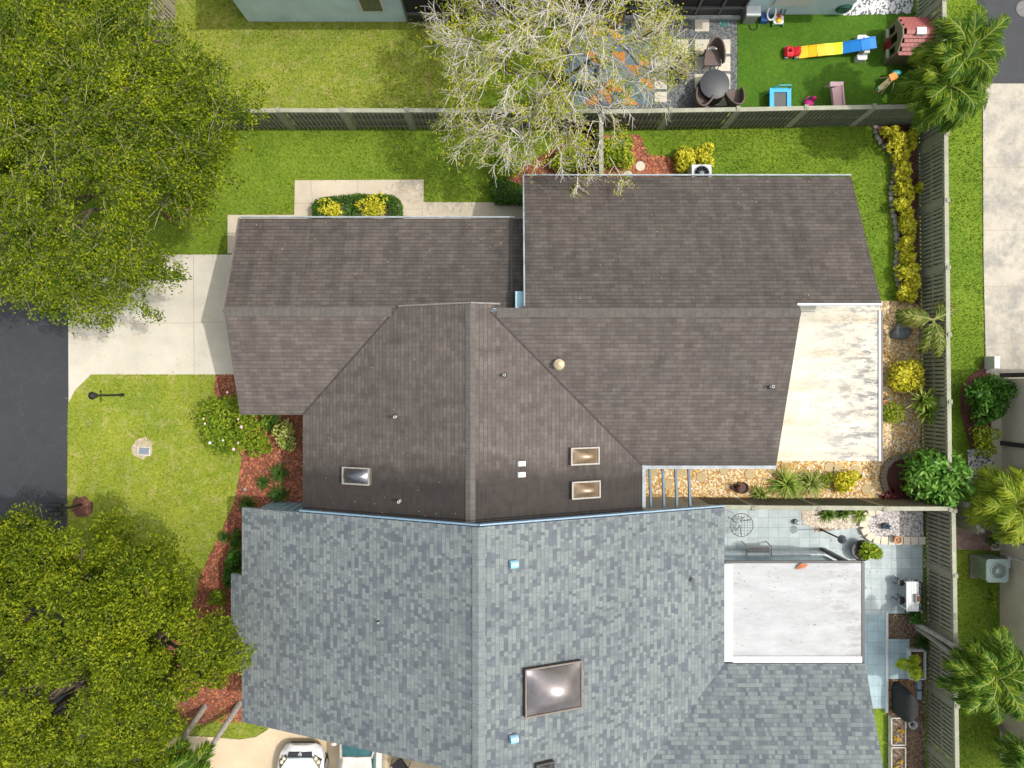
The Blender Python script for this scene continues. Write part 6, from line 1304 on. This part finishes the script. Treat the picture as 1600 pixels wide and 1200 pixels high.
mb.prism([(x0 + .06, y0), (x1, y0), (x1, y0 + .05), (x0 + .06, y0 + .05)], .03, e); mb.prism([(x0 + .06, y1 - .05), (x1, y1 - .05), (x1, y1), (x0 + .06, y1)], .03, e); mb.prism([(x1 - .05, y0 + .05), (x1, y0 + .05), (x1, y1 - .05), (x1 - .05, y1 - .05)], .03, e)
for a, c_ in ((y0, y0 + .12), (ym - .26, ym - .16), (ym + .16, ym + .26), (y1 - .12, y1)): mb.prism([(x0, a), (x0 + .05, a), (x0 + .05, c_), (x0, c_)], .03, e)
for a, c_ in ((y0 + .12, ym - .26), (ym + .26, y1 - .12)): mb.prism([(x0, a), (x0 + .05, a), (x0 + .05, c_), (x0, c_)], .03, .42); mb.prism([(x0, a), (x0 + .05, a), (x0 + .05, c_), (x0, c_)], .86, e)
mb.hexa([(x0, y0, e), (x0, y1, e), (x0, ym + .15, top - .02), (x0, ym - .15, top - .02)], [(x0 + .05, y0, e), (x0 + .05, y1, e), (x0 + .05, ym + .15, top - .02), (x0 + .05, ym - .15, top - .02)])
mb.build('wall', OLV, t)
for c_ in (ym - .39, ym + .39): mb = MB(); mb.prism([(x0 - .09, c_ - .16), (x0 - .01, c_ - .16), (x0 - .01, c_ + .16), (x0 - .09, c_ + .16)], .36, .44); mb.build('flower_box', pl('pale_green_plastic', (.42, .52, .36)), t)
MB().prism([(x0 - .02, ym - .15), (x0 + .03, ym - .15), (x0 + .03, ym + .15), (x0 - .02, ym + .15)], .05, .55).build('door', pl('dark_red_door', (.22, .015, .02)), t)
mb = MB(); rfm = plain('maroon_roof_plastic', (.30, .085, .08), .55, .1)
for sg in (1, -1):
    n = 6
    for i in range(n):
        u0, u1 = i / n, (i + 1) / n; ya, yb = ym + sg * .72 * (1 - u0), ym + sg * .72 * (1 - u1); za, zb = e - .05 + .5 * u0, e - .05 + .5 * u1
        for k in range(7):
            xa, xb = x0 + .05 + (1.18 / 7) * k + (.08 if i % 2 else 0), x0 + .05 + (1.18 / 7) * (k + 1) - .008 + (.08 if i % 2 else 0); xb = min(xb, x1 + .15)
            mb.hexa([(xa, ya, za + .0), (xb, ya, za), (xb, yb, zb - .02), (xa, yb, zb - .02)], [(xa, ya, za + .045), (xb, ya, za + .045), (xb, yb, zb), (xa, yb, zb)])
mb.build('roof', rfm, t); MB().box((15.15, ym - .04, e + .44), (.34, .26, .12)).build('chimney', pl('white_plastic', (.72, .72, .72)), t)
t, b = T('activity_toy', 'small green and orange activity climber toy under the palm', 'toy', 1384, 130, .03)
MB().box((b.x + .05, b.y + .06, .42), (.3, .26, .2), .4).build('orange_box', pl('bright_orange_plastic', (.75, .28, .02)), t); mb = MB(); mb.bar((b.x - .02, b.y - .02, .5), (b.x - .35, b.y - .3, .05), .2, .05); mb.build('slide', pl('tan_plastic', (.62, .52, .3)), t); MB().ellip((b.x + .2, b.y + .22, .45), (.2, .11, .08), 10, 6).build('canopy', TEAL, t, True); MB().box((b.x - .28, b.y - .2, .1), (.22, .12, .14), .5).build('footplate', GRN, t)
for dx, dy in ((-.15, -.35), (.2, -.3), (.28, .05), (-.2, .15)): MB().tube([(b.x + dx * 1.2, b.y + dy * 1.2, .03), (b.x + dx * .5, b.y + dy * .5, .45)], .022, 6).build('leg', pl('tan_plastic', (.62, .52, .3)), t)
t, b = T('toy_trampoline', 'bright blue square toy table with dark centre against the turf fence', 'toy table', 1213, 163, .03)
mb = MB()
for s in (-.33, .33): mb.box((b.x + s, b.y, .42), (.16, .92, .1))
for s in (-.38, .38): mb.box((b.x, b.y + s, .42), (.5, .16, .1))
mb.build('rim', CYAN, t); MB().box((b.x, b.y, .40), (.52, .62, .05)).build('tray', pl('charcoal_tray', (.06, .065, .075)), t)
for sx in (-.33, .33):
    for sy in (-.38, .38): MB().box((b.x + sx, b.y + sy, .2), (.08, .08, .36)).build('leg', TEAL, t)
mb = MB(); mb.tube([(b.x - .3, b.y + .45, .44), (b.x - .1, b.y + .5, .62), (b.x + .35, b.y + .5, .62), (b.x + .35, b.y + .44, .44)], .03, 8); mb.build('handle', TEAL, t, True); t.name = 'toy_table'
t, b = T('toy_slide', 'pale pink toddler slide leaning down to the turf fence', 'slide', 1298, 146, .03); a = Vector((b.x - .03, b.y + .02, .62)); c_ = Vector((b.x + .30, b.y - .85, .08)); s = Vector((.19, .07, 0)); mb = MB(); mb.hexa([a - s, a + s, c_ + s, c_ - s], [p + Vector((0, 0, .04)) for p in (a - s, a + s, c_ + s, c_ - s)])
mb.bar(a - s, c_ - s + Vector((0, 0, .06)), .05, .14); mb.bar(a + s, c_ + s + Vector((0, 0, .06)), .05, .14); mb.build('chute', PINKP, t); mb = MB(); mb.box((a.x, a.y + .1, .55), (.5, .18, .16)); mb.build('platform', PINKP, t)
for s_ in (-.2, .2): MB().bar((a.x + s_, a.y + .22, .03), (a.x + s_, a.y + .1, .55), .06, .06).build('leg', PINKP, t)
t, b = T('toy_rocker', 'small magenta toy seat beside the pink slide', 'toy', 1262, 164, .03); mb = MB(); mb.ellip((b.x, b.y, .14), (.2, .17, .13), 14, 8); mb.ellip((b.x + .14, b.y + .16, .26), (.1, .08, .14), 10, 6); mb.build('seat', MAG, t, True); MB().tube([(b.x - .14, b.y + .2, .05), (b.x + .02, b.y + .28, .2)], .03, 6).build('handle', pl('pink_grip', (.7, .15, .4)), t)
t, b = T('push_toy', 'baby walker toy in white, red and yellow on turf below the wall', 'toy', 1214, 34, .03); mb = MB(); mb.prism(rr(b.x, b.y, .2, .16, .06), .1, .2); mb.build('tray', pl('white_plastic', (.72, .72, .72)), t); MB().ellip((b.x + .02, b.y + .12, .24), (.08, .07, .06), 8, 6).build('knob', RED, t, True); MB().ellip((b.x, b.y - .04, .23), (.11, .1, .05), 10, 6).build('dial', ORG_, t, True)
for sx, sy in ((-.2, -.16), (.2, -.16), (-.2, .14), (.2, .14)): MB().tube([(b.x + sx - .02, b.y + sy, .09), (b.x + sx + .02, b.y + sy, .09)], .06, 10).build('wheel', GRN, t)
mb = MB(); mb.tube([(b.x + .04, b.y + .18, .2), (b.x + .04, b.y + .34, .55), (b.x + .2, b.y + .34, .55), (b.x + .2, b.y + .18, .2)], .02, 6); mb.build('handle', M_BLACK, t)
t, b = T('toy_potty', 'blue and white toddler ride on with ring handle by the blue wall', 'toy', 1199, 30, .03); MB().prism(rr(b.x - .15, b.y - .04, .18, .15, .05), .03, .28).build('seat', pl('navy_plastic', (.03, .1, .3)), t); mb = MB(); mb.tube([(b.x + .03 + .16 * math.cos(2 * math.pi * k / 16), b.y + .05 + .22 * math.sin(2 * math.pi * k / 16), .4 + .1 * math.sin(2 * math.pi * k / 16)) for k in range(17)], .035, 8); mb.tube([(b.x - .15, b.y + .25, .5), (b.x + .3, b.y + .25, .52)], .045, 8); mb.build('ring', pl('white_plastic', (.72, .72, .72)), t, True); t.name = 'ride_on_toy'
t, b = T('storage_box', 'grey and white storage box standing against the blue wall', 'storage box', 1169, 32, .03); MB().prism([(b.x - .24, b.y - .14), (b.x + .22, b.y - .14), (b.x + .22, b.y + .2), (b.x - .24, b.y + .2)], .03, .62).build('box', plain('grey_box', (.25, .26, .25), .6), t); MB().prism([(b.x - .28, b.y - .16), (b.x + .26, b.y - .16), (b.x + .26, b.y + .22), (b.x - .28, b.y + .22)], .62, .72).build('lid', pl('pale_lid', (.56, .6, .62)), t); mb = MB(); mb.tube([(b.x + .2 + .16 * math.cos(2 * math.pi * k / 16), b.y - .22 + .16 * math.sin(2 * math.pi * k / 16), .05) for k in range(17)], .015, 5); mb.build('cord', M_BLACK, t)
t, b = T('hose_reel', 'coiled dark green garden hose hanging on the blue wall', 'hose', 1308, 24, .03); mb = MB()
for k in range(6):
    r = .20 + .018 * k; mb.tube([(b.x + .04 + r * math.cos(a), 14.34 + .012 * k, .5 + r * math.sin(a)) for a in [2 * math.pi * i / 20 for i in range(21)]], .016, 5)
mb.build('coil', pl('hose_green', (.015, .09, .055)), t, True); MB().box((b.x + .04, 14.38, .5), (.16, .08, .16)).build('bracket', pl('green_bracket', (.03, .14, .09)), t)
mb = MB(); q = P(1262, 152, .0)

# ------------------------------------------------------------------ camera, sun and sky
cam = bpy.data.cameras.new('camera'); co = bpy.data.objects.new('camera', cam); COL.objects.link(co)
co.location = (0, 0, H); co.rotation_euler = (0, 0, 0); cam.sensor_width = 36; cam.sensor_fit = 'HORIZONTAL'; cam.lens = 36 * F / 1600; cam.clip_end = 1000; cam.clip_start = .5
SC.camera = co
EL = math.radians(59.0)
su = bpy.data.lights.new('sun', 'SUN'); so = bpy.data.objects.new('sun', su); COL.objects.link(so)
su.energy = 2.05; su.angle = math.radians(.55); su.color = (1, .95, .87)
so.rotation_euler = Vector((math.cos(EL), 0, math.sin(EL))).to_track_quat('Z', 'Y').to_euler(); so.location = (20, 0, 40)
w = bpy.data.worlds.new('World'); SC.world = w; w.use_nodes = True; nt = w.node_tree
sky = nt.nodes.new('ShaderNodeTexSky'); sky.sky_type = 'NISHITA'; sky.sun_disc = False; sky.sun_elevation = EL; sky.sun_rotation = math.radians(90); sky.air_density = 2.5; sky.dust_density = 6.0; sky.ozone_density = .6
hs = nt.nodes.new('ShaderNodeHueSaturation'); hs.inputs['Saturation'].default_value = .42; nt.links.new(sky.outputs[0], hs.inputs['Color']); nt.links.new(hs.outputs[0], nt.nodes['Background'].inputs[0]); nt.nodes['Background'].inputs[1].default_value = .15
SC.view_settings.view_transform = 'Standard'; SC.view_settings.look = 'None'; SC.view_settings.exposure = .40; SC.view_settings.gamma = 1.0
SC.render.engine = 'CYCLES'; SC.cycles.max_bounces = 6; SC.cycles.diffuse_bounces = 3; SC.cycles.glossy_bounces = 3; SC.cycles.transmission_bounces = 4
